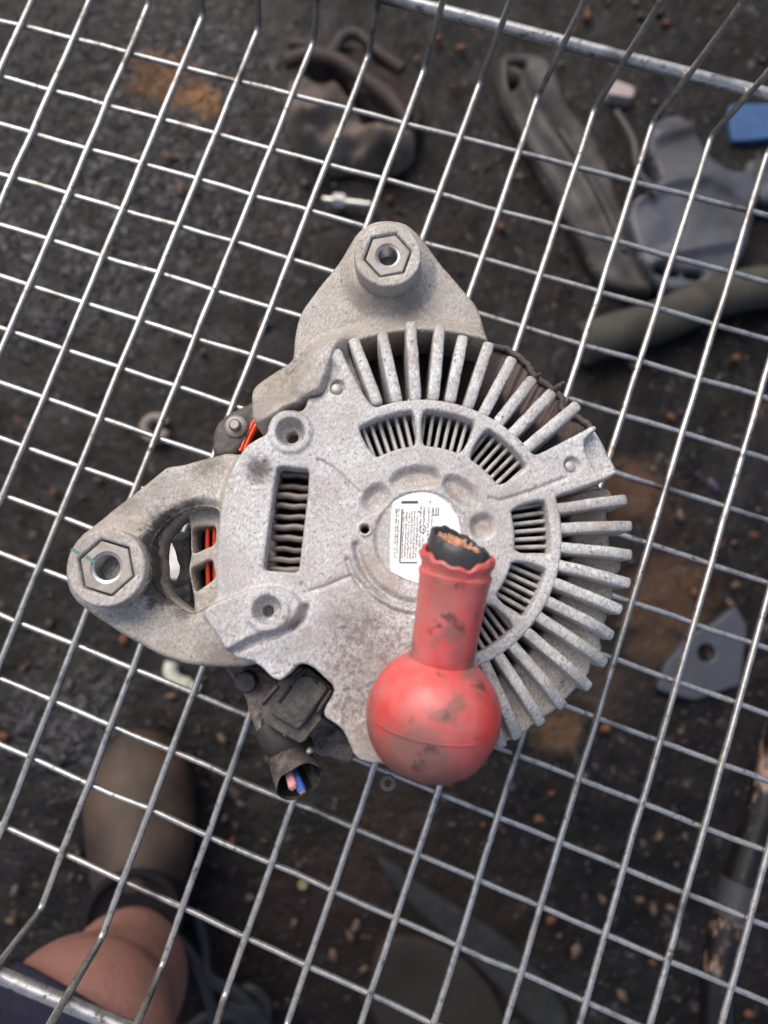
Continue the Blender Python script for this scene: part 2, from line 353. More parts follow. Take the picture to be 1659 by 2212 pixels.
# ================================================================== STRUCTURE: ground
ZG = -0.50
def ground_mat():
    n = NB('wet_asphalt')
    big = n.noise(5, 5, .6); mid = n.noise(26, 5, .65); fine = n.noise(150, 4, .7); grit = n.voro(170, out='Color'); gd = n.voro(170)
    c = n.mix(n.ramp(mid, [(.35, 0), (.65, 1)]), (.0045, .0036, .0036), (.020, .0170, .0165))
    c = n.mix(n.ramp(big, [(.45, 0), (.62, .7)]), c, (.020, .0125, .010))
    sp = n.t.nodes.new('ShaderNodeSeparateColor'); n.l(grit, sp.inputs[0])
    g = n.math('MULTIPLY', n.math('GREATER_THAN', sp.outputs[0], .91), n.ramp(gd, [(.25, 1), (.5, 0)]))
    c = n.mix(n.math('MULTIPLY', g, .7), c, n.mix(sp.outputs[1], (.12, .075, .05), (.13, .115, .105)))
    c = n.mix(n.ramp(n.noise(11, 5, .65), [(.50, 0), (.62, .65)]), c, (.040, .040, .043))
    c = n.mix(n.ramp(n.noise(17, 5, .65, dist=.5), [(.55, 0), (.66, .7)]), c, (.035, .015, .011))
    c = n.mix(n.ramp(fine, [(.35, .6), (.6, 0)]), c, (.006, .005, .005))
    c = n.mix(1.0, c, .50, 'MULTIPLY')
    c = n.mix(n.ramp(n.noise(62, 3, .7), [(.62, 0), (.68, .8)]), c, (.10, .085, .075))
    c = n.mix(n.ramp(n.noise(48, 3, .7, dist=.4), [(.66, 0), (.72, .8)]), c, (.12, .055, .025))
    # mud and rust coloured patches, each where it lies
    for (u, v, r, col, k) in [(1375, 1060, .05, (.10, .05, .025), .6), (1440, 1290, .070, (.085, .045, .024), .6),
                              (1400, 1400, .04, (.07, .04, .022), .5), (1205, 1570, .035, (.12, .07, .035), .7), (1300, 1480, .04, (.05, .03, .02), .6), (560, 1150, .05, (.04, .026, .02), .6),
                              (700, 2000, .12, (.020, .012, .009), .7), (1000, 2000, .12, (.014, .008, .006), .8), (850, 1750, .08, (.025, .016, .011), .5)]:
        c = n.mix(n.math('MULTIPLY', n.near(P(u, v, ZG), r * .35, r, mid, r * 1.6), k), c, col)
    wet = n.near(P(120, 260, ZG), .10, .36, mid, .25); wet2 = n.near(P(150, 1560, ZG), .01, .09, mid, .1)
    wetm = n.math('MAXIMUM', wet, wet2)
    c = n.mix(n.math('MULTIPLY', wet, .75), c, n.mix(mid, (.003, .0012, .001), (.018, .009, .007)))
    glints = n.math('MULTIPLY', wetm, n.ramp(n.noise(95, 4, .7, dist=.8), [(.56, 0), (.60, 1)]))
    c = n.mix(glints, c, (.17, .165, .18))  # pale flecks painted into the wet patches in place of glints
    for (u, v, r, col) in [(350, 170, .050, (.16, .065, .018)), (435, 215, .028, (.22, .095, .022))]: c = n.mix(n.near(P(u, v, ZG), r * .45, r, n.noise(38, 5, .7), r * 2.2), c, col)
    c = n.mix(n.math('MULTIPLY', n.near(P(60, 60, ZG), .05, .20, mid, .2), .8), c, (.010, .004, .002))
    ro = n.mix(wetm, n.ramp(mid, [(.35, .28), (.65, .7)]), n.ramp(fine, [(.4, .05), (.7, .30)]))
    b = n.bump(fine, .004, .5); b = n.bump(mid, .012, .5, b); b = n.bump(n.noise(330, 2), .0015, .6, b); b = n.bump(n.math('MULTIPLY', n.noise(75, 3, .6), wetm), .03, 1.0, b)
    n.l(n.mix(wetm, .20, .9), n.b.inputs['Specular IOR Level'])
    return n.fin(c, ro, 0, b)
gc = P(829, 1106, ZG)
ax_ = np.concatenate([-np.geomspace(4, .95, 12), np.linspace(-.9, .9, 301), np.geomspace(.95, 4, 12)])
X, Y = np.meshgrid(ax_ + gc[0], ax_ + gc[1], indexing='ij')
Zg = ZG + .010 * fbm(X, Y, 6, 3, 1) + .006 * fbm(X, Y, 40, 3, 4)
n_ = len(ax_); ii = np.arange(n_ * n_).reshape(n_, n_)
q = np.stack([ii[:-1, :-1], ii[1:, :-1], ii[1:, 1:], ii[:-1, 1:]], -1).reshape(-1, 4)
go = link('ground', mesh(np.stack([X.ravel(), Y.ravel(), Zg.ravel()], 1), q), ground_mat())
tag(go, 'dark wet oil-stained asphalt ground', kind='structure')

# ================================================================== TROLLEY BASKET of welded wire
LX = [-0.05231, -0.02588, 0.00199, 0.02897, 0.0568, 0.0844, 0.11176, 0.13949, 0.16697, 0.19534, 0.22296, 0.25132, 0.27945, 0.30705, 0.33546, 0.36284, 0.39046]
RY = [0.0, 0.03111, 0.05671, 0.08287, 0.10888, 0.13424, 0.15951, 0.18545, 0.21041, 0.23545, 0.26109, 0.28694, 0.31295, 0.33911, 0.36953]
FAN = 0.382
def fan(x, y): return (-y + .18) * (1 + FAN * (x - .18)) - .18
LX = [LX[0] - 3 * .028, LX[0] - 2 * .028, LX[0] - .028] + LX + [LX[-1] + .028 * k for k in (1, 2, 3)]
basket = thing('wire_basket', 'large zinc wire trolley basket with rust specks, carrying the alternator on its floor', 'wire basket', P(829, 1106, -.005))
d_top = -ray(600, 1350); d_top /= d_top[2]; d_bot = -ray(794, 1064); d_bot /= d_bot[2]
RL, RC = .00148, .00135
walls = {}
for i, x in enumerate(LX):
    yt, yb = fan(x, -.02945), fan(x, .39321)
    if i >= 3: yt += 0
    A = np.array([x, yt, 0.0]); B = np.array([x, yb, 0.0]); tt, tb = A + d_top * .24, B + d_bot * .24
    walls[i] = (A, tt, B, tb)
    bow = rng.normal(0, .0006)
    def rnd(c, p, q, r=.006):   # rounded corner
        a = c + (p - c) / np.linalg.norm(p - c) * r; b = c + (q - c) / np.linalg.norm(q - c) * r
        return [(1 - s) ** 2 * a + 2 * s * (1 - s) * c + s * s * b for s in np.linspace(0, 1, 6)]
    mid = [A + (B - A) * s + np.array([bow * math.sin(math.pi * s) + rng.normal(0, .00012), 0, rng.normal(0, .0001)]) for s in np.linspace(.06, .94, 24)]
    path = [tt, A + (tt - A) * .5] + rnd(A, tt, B, .004) + mid + rnd(B, A, tb, .004) + [B + (tb - B) * .5, tb]
    tube('long_rod', path, RL, M_WIRE, basket, 10)
for j, y in enumerate(RY):
    xs = np.linspace(LX[0] - .03, LX[-1] + .02, 40)
    # welded underneath: each rod dips into the rods above it
    path = [np.array([x, fan(x, y) + rng.normal(0, .0002), -(RL + RC) * .86 + rng.normal(0, .00012)]) for x in xs]
    tube('cross_rod', path, RC, M_WIRE, basket, 10)
def on_wall(a, b, u, v):     # height on a rising rod where it crosses a sight line's row
    best = min(np.linspace(0, 1, 400), key=lambda s: (lambda c: (FOC * c[1] / c[2] + CV - v(FOC * c[0] / c[2] + CU)) ** 2)(ROT @ (a + (b - a) * s - CAM)))
    return a + (b - a) * best
topf = lambda u: (u - 775) * 225 / 884 - 2
botf = lambda u: 2080 + (u - 5) * 132 / 315
ptop = [on_wall(walls[i][0], walls[i][1], 0, topf) for i in range(8, 15)]
pbot = [on_wall(walls[i][2], walls[i][3], 0, botf) for i in (6, 7, 8, 9)]
def fitline(ps, off):
    ps = np.array(ps); k = np.polyfit(ps[:, 0], ps[:, 1:], 1); return lambda x: np.array([x, k[0][0] * x + k[1][0] + off[0], k[0][1] * x + k[1][1] + off[1]])
f1 = fitline(ptop, (.0042, 0)); f2 = fitline(pbot, (-.0042, 0))
M_ROD = M_WIRE
tube('frame_rod', [f1(x) for x in np.linspace(-.16, .5, 12)], .0030, M_ROD, basket, 16)
tube('frame_rod', [f2(x) for x in np.linspace(-.16, .5, 12)], .0030, M_ROD, basket, 16)

# ================================================================== ALTERNATOR
O = P(912, 1163, F)
alt = thing('alternator', 'used cast aluminium car alternator with radial fins lying on the wire basket', 'alternator', (O[0], O[1], 0.0))
OU, OV = 912.0, 1163.0
def pol(deg, r): return (OU + r * math.cos(math.radians(deg)), OV - r * math.sin(math.radians(deg)))
def arc(a0, a1, r, n=12): return [pol(a0 + (a1 - a0) * k / (n - 1), r) for k in range(n)]
def bez(pts, it=2): return chaikin(pts, it)

# ---- rear housing face
face_px = ([(736, 752), (747, 778), (772, 826), (792, 862)] + arc(110, 37, 301, 26) + [(1165, 980), (1200, 962), (1260, 931), (1284, 917), (1292, 926), (1266, 946), (1262, 958), (1268, 985), (1284, 1008), (1290, 1024), (1328, 1012), (1337, 1022), (1290, 1042), (1240, 1060), (1202, 1071)]
           + arc(16, -78, 303, 30) + [(985, 1500), (1005, 1560), (1000, 1620), (960, 1655), (905, 1668), (854, 1663), (830, 1650), (800, 1650), (768, 1639), (752, 1600), (738, 1574), (714, 1558), (700, 1548), (700, 1532), (714, 1510), (724, 1488), (700, 1464), (670, 1437), (642, 1434), (620, 1462), (596, 1474), (554, 1431), (520, 1425), (494, 1412), (484, 1390),
              (452, 1345), (440, 1320), (452, 1310), (468, 1290), (467, 1263), (466, 1216), (471, 1156), (476, 1101), (489, 1040), (508, 999), (529, 965), (554, 948), (577, 937), (580, 915), (590, 897), (606, 886), (628, 884), (650, 889), (662, 876), (664, 840), (676, 815), (694, 790), (706, 768), (722, 752)])
face = bez(PL(face_px, F), 1)
def vent_px(a, h, r0=201, r1=277): return arc(a - h, a + h, r1, 7) + arc(a + h * 1.02, a - h * 1.02, r0, 5)
VENTS = [(107.0, 13.6), (77.5, 12.6), (47.0, 13.2), (5.0, 13.4), (-26.0, 12.8), (-56.0, 12.8)]
vholes = [bez(PL(vent_px(a, h), F), 2) for a, h in VENTS]
win_px = [(600, 1007), (668, 1014), (664, 1075), (645, 1237), (569, 1232), (588, 1080)]
def rr(pts, z, k=.12):   # polygon with small rounded corners
    out = []; n = len(pts); p = np.array(pts, float)
    for i in range(n):
        a, b, c = p[i - 1], p[i], p[(i + 1) % n]; la, lc = np.linalg.norm(a - b), np.linalg.norm(c - b); r = min(10, la * .35, lc * .35)
        A, C = b + (a - b) / la * r, b + (c - b) / lc * r
        for s in np.linspace(0, 1, 4): out.append((1 - s) ** 2 * A + 2 * s * (1 - s) * b + s * s * C)
    return PL(out, z)
win = rr(win_px, F)
H1, H2, HS = P(628, 934, F), P(580, 1318, F), P(788, 1143, F)
RA, RB = P(728.5, 836, F), P(1236, 1004, F)
px = 1 / 6995.0
def dc(c): return lambda X, Y: np.hypot(X - c[0], Y - c[1])
tab = bez(PL([(438, 1323), (456, 1308), (500, 1292), (560, 1268), (620, 1272), (650, 1300), (652, 1325), (637, 1340), (605, 1362), (554, 1369), (494, 1404), (476, 1404), (455, 1360)], F), 1)
pockets = [(139, 16, 108, 156), (96, 26, 114, 156), (50, 22, 112, 156), (11, 13, 106, 156)]
pk = [bez(PL([pol(a - h, (r0 + r1) / 2), pol(a - h * .7, r1), pol(a, r1 + 4), pol(a + h * .7, r1), pol(a + h, (r0 + r1) / 2), pol(a + h * .7, r0), pol(a - h * .7, r0)], F), 3) for a, h, r0, r1 in pockets]
groove = PL(arc(186, 262, 143, 14), F)
groove2 = PL(arc(196, 262, 168, 12), F)
ridges = [PL([(688, 994), (720, 1012), (776, 1064)], F), PL([(652, 1262), (665, 1279), (700, 1268), (758, 1244), (800, 1275), (850, 1300)], F),
          PL([(1058, 1076), (1080, 1082), (1150, 1060), (1222, 1032)], F)]
hook = PL([(658, 1314), (650, 1335), (632, 1352), (600, 1372), (560, 1384), (500, 1412)], F)
topl = bez(PL([(640, 786), (700, 780), (700, 845), (660, 880), (630, 870), (590, 880), (560, 870)], F), 2)
def hface(X, Y):
    z = np.full(X.shape, F)
    z = z + .0026 * (1 - sstep(sdf_poly(tab, X, Y), -.0006, .0010)) - .0012 * 0
    # the field below the tab and around the terminal lies a little lower
    low = bez(PL([(440, 1400), (500, 1412), (600, 1372), (660, 1325), (760, 1300), (860, 1330), (960, 1440), (1020, 1600), (860, 1700), (560, 1480)], F), 2)
    z -= .0014 * (1 - sstep(sdf_poly(low, X, Y), -.014, .001))
    for p_ in pk: z -= .0024 * (1 - sstep(sdf_poly(p_, X, Y), -.0024, .0008))
    r = dc(O)(X, Y); z -= .0008 * (1 - sstep(r, .0140, .0155))
    z -= .0019 * np.exp(-(sdf_line(groove, X, Y) / .0011) ** 2)
    z -= .0011 * np.exp(-(sdf_line(groove2, X, Y) / .0008) ** 2)
    z += .0007 * np.exp(-(sdf_line(PL(arc(184, 264, 156, 12), F), X, Y) / .0013) ** 2)
    for p_ in ridges: z -= .0007 * np.exp(-(sdf_line(p_, X, Y) / .0006) ** 2)
    z -= .0035 * np.exp(-(sdf_line(hook[:3], X, Y) / .0011) ** 2) + .0012 * np.exp(-(sdf_line(hook[2:], X, Y) / .0009) ** 2)
    for c, R0, dep in ((H1, 34 * px, .0065), (H2, 33 * px, .0055)):
        d = dc(c)(X, Y); z += .0008 * (1 - sstep(d, R0 + .0012, R0 + .0028)); z -= dep * (1 - sstep(d, R0 * .62, R0 * 1.0))
    for c, R0 in ((RA, 18 * px), (RB, 19 * px)):
        d = dc(c)(X, Y); z -= .0020 * (1 - sstep(d, R0 * .75, R0 * 1.05))
    d = dc(HS)(X, Y); z += .0006 * (1 - sstep(abs(d - 13 * px), .0002, .0007))
    z += .0005 * fbm(X, Y, 60, 3, 2)
    # worn, melted looking corner by the top bracket
    m_ = 1 - sstep(dc(P(672, 812, F))(X, Y), .004, .010); z -= m_ * (.003 + .005 * fbm(X, Y, 320, 3, 8))
    return z
hsd = [dc(H1), dc(H2), dc(HS)]
holes = vholes + [win, lambda X, Y: dc(P(631, 944, F - .006))(X, Y) - 14 * px, lambda X, Y: dc(P(581, 1320, F - .005))(X, Y) - 13 * px, lambda X, Y: dc(HS)(X, Y) - 9.5 * px]
relief('rear_housing', face, holes, hface, .00034, F - .017, M_FACE, alt, fillet=.0009)
for c in (RA, RB):
    lathe('rivet', (c[0] - .0003, c[1] - .0003, F - .0025), (0, 0, 1), [(0, 12 * px), (.0012, 12 * px), (.0017, 10 * px), (.0019, 6 * px), (.0019, 1e-5)], M_RIVET, alt, 20)
b1 = P(632, 952, F - .014); lathe('hole_bolt', (b1[0], b1[1], F - .020), (0, 0, 1), [(0, .0022), (.006, .0022), (.0068, .0016), (.0068, 1e-5)], M_RUSTBOLT, alt, 16)
b1 = P(581, 1320, F - .014); lathe('hole_bolt', (b1[0], b1[1], F - .020), (0, 0, 1), [(0, .0022), (.002, .0022), (.0028, .0016), (.0028, 1e-5)], M_DARK, alt, 16)  # near-black bolt: the shade of this recess put into its colour

# ---- slats under each vent and ribs in the long window
def bar(name, p0, p1, wd, z0, z1, mat, parent, rnd=.35, zend=None, taper=1.0, wav=0.0, seed=0, flat=False):
    """long rounded bar between two points (xy); ends rounded in plan; top edges rounded; zend lets the far end drop"""
    p0 = np.array(p0[:2]); p1 = np.array(p1[:2]); L = np.linalg.norm(p1 - p0); t = (p1 - p0) / L; nrm = np.array([-t[1], t[0]])
    secs = [(-wd * .1, .55), (0, .85), (wd * .25, 1)] + [(L * s, 1) for s in np.linspace(.12, .88, 9)] + [(L - wd * .22, 1), (L - wd * .05, .9), (L + wd * .05, .62)]
    prof = [(-1, -1), (-1, .35), (-.93, .72), (-.74, .94), (0, 1), (.74, .94), (.93, .72), (1, .35), (1, -1)] if flat else [(-1, -1), (-1, .0), (-.92, .5), (-.62, .86), (0, 1), (.62, .86), (.92, .5), (1, 0), (1, -1)]
    rr_ = wd * .5; vs, fs = [], []; rs = np.random.default_rng(seed)
    for i, (s, k) in enumerate(secs):
        f = s / L; hw = wd * .5 * k * (1 + (taper - 1) * f); zt = z1 + ((zend - z1) * max(0, (f - .55) / .45) ** 1.6 if zend is not None else 0)
        zt -= wd * .25 * (1 - k); c = p0 + t * s + nrm * (wav * math.sin(s * 900 + seed) + rs.normal(0, wd * .012))
        for a, h in prof:
            zz = z0 if h < 0 else zt - rr_ * .7 * (1 - h)
            q_ = c + nrm * a * hw; vs.append((q_[0], q_[1], zz))
    m_ = len(prof)
    for i in range(len(secs) - 1):
        for k in range(m_ - 1): fs.append((i * m_ + k, (i + 1) * m_ + k, (i + 1) * m_ + k + 1, i * m_ + k + 1))
    fs.append(tuple(range(m_))); fs.append(tuple((len(secs) - 1) * m_ + k for k in range(m_))[::-1])
    return link(name, sharp(mesh(vs, fs), 55), mat, parent, smooth=False)
ZS = F - .0048
sl_i = 0
for vi, (a, h) in enumerate(VENTS):
    c = np.array(pol(a, 239)); dr = np.array([math.cos(math.radians(a)), -math.sin(math.radians(a))]); dn = np.array([-dr[1], dr[0]])
    for k in range(-3, 4):
        off = k * 18.0 + 3; q0 = c + dn * off * .90 - dr * 58; q1 = c + dn * off * 1.08 + dr * 58
        bar('vent_slat', P(*q0, ZS), P(*q1, ZS), .00125, ZS - .0065, ZS - .0006 * (vi % 2), M_SLAT, alt, seed=sl_i); sl_i += 1
for k in range(10):
    v0 = 1020 + k * 23.0; uL = 606 - (v0 - 1007) * .155; uR = 676 - (v0 - 1007) * .115
    bar('window_rib', P(uL - 22, v0 + 2 * math.sin(k * 1.7), ZS), P(uR + 14, v0 + 5 + 3 * math.sin(k * 1.1), ZS), .00175 + .0004 * math.sin(k * 2.3) ** 2, ZS - .007, ZS - .0012 - .002 * (.5 + .5 * math.sin(k * 2.1)), M_RIB, alt, wav=.00018, seed=k)
plate('inner_disc', circ(O, .046, 64), [], .058, ZS - .014, M_DARK, alt)  # black disc added under the vents, paints the interior dark
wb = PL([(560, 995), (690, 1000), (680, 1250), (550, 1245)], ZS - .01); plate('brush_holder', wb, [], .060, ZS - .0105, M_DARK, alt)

# ---- cooling fins, one by one: base, tip (sight lines), drop of the tip, depth of the blade
def z1(a, b): return (548.6 + .529 * a, 438.9 + .529 * b)
def z3(a, b): return (658.3 + .463 * a, 987.5 + .463 * b)
FINS = [((z1(500, 800)), (z1(405, 552)), 0), ((z1(582, 790)), (z1(522, 530)), 0), ((z1(660, 780)), (z1(640, 482)), 0), ((z1(735, 780)), (z1(760, 492)), 0),
        ((z1(805, 790)), (z1(855, 540)), 0), ((z1(880, 815)), (z1(962, 568)), 0), ((z1(945, 845)), (z1(1058, 630)), 0), ((z1(1005, 885)), (z1(1142, 712)), 0),
        ((z1(1062, 935)), (z1(1222, 768)), 0), ((z1(1120, 992)), (z1(1325, 820)), 0),
        (z3(1190, 238), z3(1503, 196), 1), (z3(1200, 330), z3(1527, 320), 1), (z3(1200, 420), z3(1527, 455), 1), (z3(1195, 503), z3(1520, 590), 1),
        (z3(1175, 588), z3(1480, 715), 1), (z3(1135, 672), z3(1440, 835), 1), (z3(1095, 745), z3(1407, 965), 1), (z3(1040, 818), z3(1332, 1078), 1),
        (z3(975, 880), z3(1210, 1168), 1), (z3(905, 925), z3(1108, 1248), 1), (z3(835, 950), z3(995, 1315), 1), (z3(770, 960), z3(925, 1355), 1)]
for k, (a, b, lo) in enumerate(FINS):
    ang = math.degrees(math.atan2(OV - b[1], b[0] - OU))
    deep = .080 if lo else .062
    a = (a[0] - (b[0] - a[0]) * .06, a[1] - (b[1] - a[1]) * .06)
    ze = F - (.003 if lo else .002) - (.004 if ang < -25 else 0)
    bar('cooling_fin', P(*a, F), P(*b, ze), .0037 if not lo else .0034, deep, F - .0004, M_FIN, alt, zend=ze, taper=.97, seed=100 + k, flat=True)
relief('pad_step', bez(PL([(1250, 935), (1284, 925), (1300, 950), (1318, 985), (1338, 1020), (1290, 1040), (1250, 1040)], F - .005), 1), [], lambda X, Y: F - .0052 + .0006 * fbm(X, Y, 200, 3, 3), .0005, F - .016, M_FACE, alt, fillet=.0012)
# ragged broken tips
for (u, v) in ((z1(1150, 705)), (z1(1232, 752)), (z1(1246, 740))):
    p_ = P(u, v, F - .004); tube('broken_tip', [p_ + np.array([0, 0, -.006]), p_ + np.array([.0006, .0003, -.002]), p_ + np.array([.0011, .0012, .0002])], [.0013, .0010, .0004], M_LUG, alt, 7)

# ---- lower bodies
ZL = .0885
led_px = arc(14, -92, 452, 30) + arc(-92, 14, 342, 30)
# steps of the ledge follow its worn, notched rim
led_px = [z3(1195, 190), z3(1400, 130), z3(1440, 165), z3(1432, 200), z3(1412, 250), z3(1418, 300), z3(1432, 330), z3(1428, 400), z3(1432, 440), z3(1485, 480), z3(1482, 530), z3(1440, 560), z3(1450, 640), z3(1425, 720), z3(1400, 800), z3(1385, 860), z3(1400, 905),
          z3(1345, 960), z3(1330, 1020), z3(1275, 1080), z3(1240, 1120), z3(1170, 1190), z3(1080, 1240), z3(1040, 1285), z3(960, 1330), z3(880, 1345), z3(820, 1290), z3(800, 1100)] + [z3(*q_) for q_ in [(930, 1010), (1010, 950), (1080, 880), (1130, 800), (1170, 700), (1215, 610), (1235, 520), (1245, 420), (1245, 330), (1230, 240)]]
led = bez(PL(led_px, ZL), 1)
relief('front_housing', led, [], lambda X, Y: ZL - .0008 + .0022 * fbm(X, Y, 130, 3, 3), .00055, .030, cast_alu('cast_ledge', (.52, .48, .44), (.30, .24, .20), .45, (), .25), alt, fillet=.0014)
# upper half: brown lamination pack with a cast rim
up_px = [z1(140, 640), z1(500, 600), z1(700, 560), z1(880, 600), z1(960, 590), z1(1040, 610), z1(1110, 665), z1(1130, 700), z1(1190, 745), z1(1250, 800), z1(1260, 850), z1(1330, 890), z1(1370, 930), z1(1290, 1000), z1(1150, 1090), z1(900, 1000), z1(430, 900), z1(200, 800)]
lam_out = bez(PL(up_px, .060), 1)
relief('stator_core', lam_out, [], lambda X, Y: .064 + .0004 * np.sin(np.hypot(X - O[0], Y - O[1]) * 9000) + .001 * fbm(X, Y, 200, 3, 6), .0007, .030, M_LAM, alt, fillet=.001)
rimp = [z1(870, 592), z1(965, 582), z1(1045, 605), z1(1115, 660), z1(1140, 700), z1(1195, 740), z1(1255, 795), z1(1265, 850), z1(1340, 885), z1(1375, 925)]
rc = spline([P(u, v, .065) for u, v in rimp], 5)
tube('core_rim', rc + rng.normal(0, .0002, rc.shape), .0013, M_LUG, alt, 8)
# main can, down to the wires
can = bez(PL([z1(150, 700), z1(400, 600), z1(700, 560), z1(980, 640), z1(1180, 760), z1(1330, 950), z3(1400, 150), z3(1440, 420), z3(1400, 780), z3(1250, 1080), z3(1000, 1280), (860, 1655), (760, 1640), (700, 1600), (690, 1560), (640, 1500), (560, 1450), (480, 1420), (470, 1300), (500, 1100), (520, 980), (590, 880)], .056), 2)
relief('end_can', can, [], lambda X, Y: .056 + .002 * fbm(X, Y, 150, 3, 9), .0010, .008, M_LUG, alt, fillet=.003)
pul = circ(O, .028, 48); plate('pulley', pul, [circ(O, .008, 24)], .0006, .010, M_LUG, alt, bevel=.001)

# ---- windings (varnished copper hairpins) showing through the side openings
wpts = [P(452, 1080, .074), P(450, 1140, .074), P(449, 1200, .074), P(451, 1270, .074)]
for k in range(2):
    tube('winding', [V(p) + Vector((k * .0024 - .0002, 0, -.0006 * k)) for p in spline(wpts, 4)], .0008, M_WIND, alt, 8)
for k in range(2):
    tube('winding', [P(520 + k * 9, 975 - k * 2, .070), P(532 + k * 9, 945 - k * 2, .070), P(552 + k * 9, 905 - k * 2, .070)], .0012, M_WIND, alt, 8)

# ---- left mounting ear
ear_px = [(500, 975), (463, 984), (430, 992), (393, 1004), (360, 1007), (343, 1021), (318, 1042), (290, 1064), (245, 1098), (200, 1136), (172, 1158), (148, 1192), (140, 1228), (146, 1272), (165, 1300), (183, 1314), (210, 1335), (233, 1351), (265, 1372), (300, 1391), (330, 1408), (357, 1421), (390, 1432), (417, 1438), (480, 1443), (540, 1440), (600, 1420), (600, 1000)]
hole_px = [(333, 1160), (345, 1140), (362, 1122), (393, 1101), (420, 1094), (440, 1091), (466, 1095), (478, 1110), (480, 1300), (462, 1310), (440, 1313), (418, 1325), (398, 1321), (376, 1305), (350, 1285), (337, 1262), (331, 1235), (329, 1200)]
earo = bez(PL(ear_px, EAR), 2); earh = bez(PL(hole_px, EAR), 1)
B2 = P(229, 1226, F - .002)
def hear(X, Y):
    d = np.hypot(X - B2[0], Y - B2[1]); z = np.full(X.shape, EAR)
    z += .0035 * (1 - sstep(d, .0125, .0185))
    k = sdf_poly(face, X, Y); z += .0060 * (1 - sstep(k, .0005, .0050)) * (Y < P(470, 1330, EAR)[1] + 9) * sstep(Y, P(400, 1330, EAR)[1], P(400, 1300, EAR)[1])
    z -= .0018 * sstep(-sdf_poly(earh, X, Y) * -1, .0, .0001) * (1 - sstep(sdf_poly(earh, X, Y), 0, .0030))
    return z + .0009 * fbm(X, Y, 90, 3, 11)
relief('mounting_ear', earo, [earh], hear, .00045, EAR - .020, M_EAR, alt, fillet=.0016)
# cage behind the opening with two windows onto the windings
zc = lambda a, b: (274.3 + .1653 * a, 1069.8 + .1653 * b)
cage = rr([zc(700, 120), zc(1330, 100), zc(1330, 1600), zc(880, 1560), zc(870, 1290), zc(800, 960), zc(840, 760), zc(830, 440), zc(800, 300)], .078)
cw1 = rr([zc(850, 415), zc(1160, 395), zc(1152, 645), zc(850, 775)], .078); cw2 = rr([zc(830, 955), zc(1115, 825), zc(1160, 1085), zc(885, 1285)], .078)
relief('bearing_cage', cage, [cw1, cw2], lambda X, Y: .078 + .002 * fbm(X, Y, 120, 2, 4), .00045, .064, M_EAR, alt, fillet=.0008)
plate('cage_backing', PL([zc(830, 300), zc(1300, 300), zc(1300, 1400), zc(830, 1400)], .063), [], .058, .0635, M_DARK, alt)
M_GREYC = cast_alu('cast_grey', (.36, .345, .33), (.06, .055, .05), .4)
relief('inner_bracket', bez(PL([zc(520, 560), zc(760, 430), zc(900, 560), zc(880, 780), zc(800, 940), zc(900, 1200), zc(860, 1420), zc(720, 1400), zc(540, 1260), zc(640, 1120), zc(680, 960), zc(640, 820), zc(560, 640)], .060), 1), [],
       lambda X, Y: .060 + .006 * fbm(X, Y, 180, 3, 12), .0005, .045, M_GREYC, alt, fillet=.002)

def threaded_boss(c, zt, R, hexr, holer, zb, a0, mat, arot=0.0):
    hx = circ(c, hexr + .00035, 6, a0)
    b = relief('boss', circ(c, R, 72), [hx], lambda X, Y: np.full(X.shape, zt) + .0003 * fbm(X, Y, 300, 3, 1), .00035, zb, mat, alt, fillet=.0009)
    n_ = plate('hex_insert', circ(c, hexr - .00025, 6, a0), [circ(c, holer * 1.12, 32)], zb, zt - .0004, M_NUT, b, bevel=.00045)
    prof = [(0, holer * 1.15), (0, holer * 1.12)]
    for k in range(14): prof += [(-.0004 - k * .0008, holer * (1.08 if k % 2 else .93))]
    lathe('thread', (c[0], c[1], zt - .0008), (0, 0, 1), prof, M_THREAD, b, 28)
    lathe('bore_shade', (c[0], c[1], zt - .0165), (0, 0, 1), [(0, holer * 1.3), (.0001, 1e-5)], M_DARK, b, 20)  # added black disc closing the bore, paints its dark depth
    return b
zb2 = F - .002
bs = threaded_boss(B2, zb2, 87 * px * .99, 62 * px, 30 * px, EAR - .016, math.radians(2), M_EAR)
gp = P(147 + 12, 1172 + 14, zb2 + .00006); gq = P(193, 1206, zb2 + .00006)
for g in (P(166, 1192, zb2), P(196, 1208, zb2 - .0003)):
    plate('paint_mark', np.array([[g[0] - .0022, g[1] - .0001], [g[0] + .0016, g[1] - .0009], [g[0] + .0020, g[1] - .0001], [g[0] - .0015, g[1] + .0008]]), [], g[2] - .0001, g[2] + .00022, M_GREEN, bs, bevel=.00003)

# ---- top mounting ear
t_px = [(837, 478), (875, 484), (905, 510), (930, 545), (951, 574), (980, 606), (1009, 640), (1028, 662), (1040, 690), (1047, 735), (1060, 800), (900, 860), (760, 850), (640, 900), (600, 930), (567, 938), (556, 922), (550, 897), (545, 866), (546, 846), (556, 832), (582, 814), (607, 799), (632, 786), (636, 760), (637, 735), (644, 698), (654, 672), (672, 648), (700, 610), (735, 570), (758, 530), (772, 505), (800, 484)]
topo = bez(PL(t_px, EAR - .002), 2)
B1 = P(838, 547, F)
def htop(X, Y):
    d = np.hypot(X - B1[0], Y - B1[1]); z = np.full(X.shape, EAR - .000) + .0042 * (1 - sstep(d, .0110, .0180))
    k = sdf_poly(PL(arc(150, 40, 470, 20) + [(OU, OV)], EAR), X, Y); z += .0045 * (1 - sstep(k, -.006, .0030))
    m_ = 1 - sstep(dc(P(620, 850, EAR))(X, Y), .004, .013); z += .0105 * (1 - sstep(sdf_poly(face, X, Y), .0, .012)) * sstep(-X, -P(740, 800, F)[0], -P(700, 800, F)[0])
    return z + .0009 * fbm(X, Y, 90, 3, 21) + m_ * .004 * fbm(X, Y, 220, 3, 22)
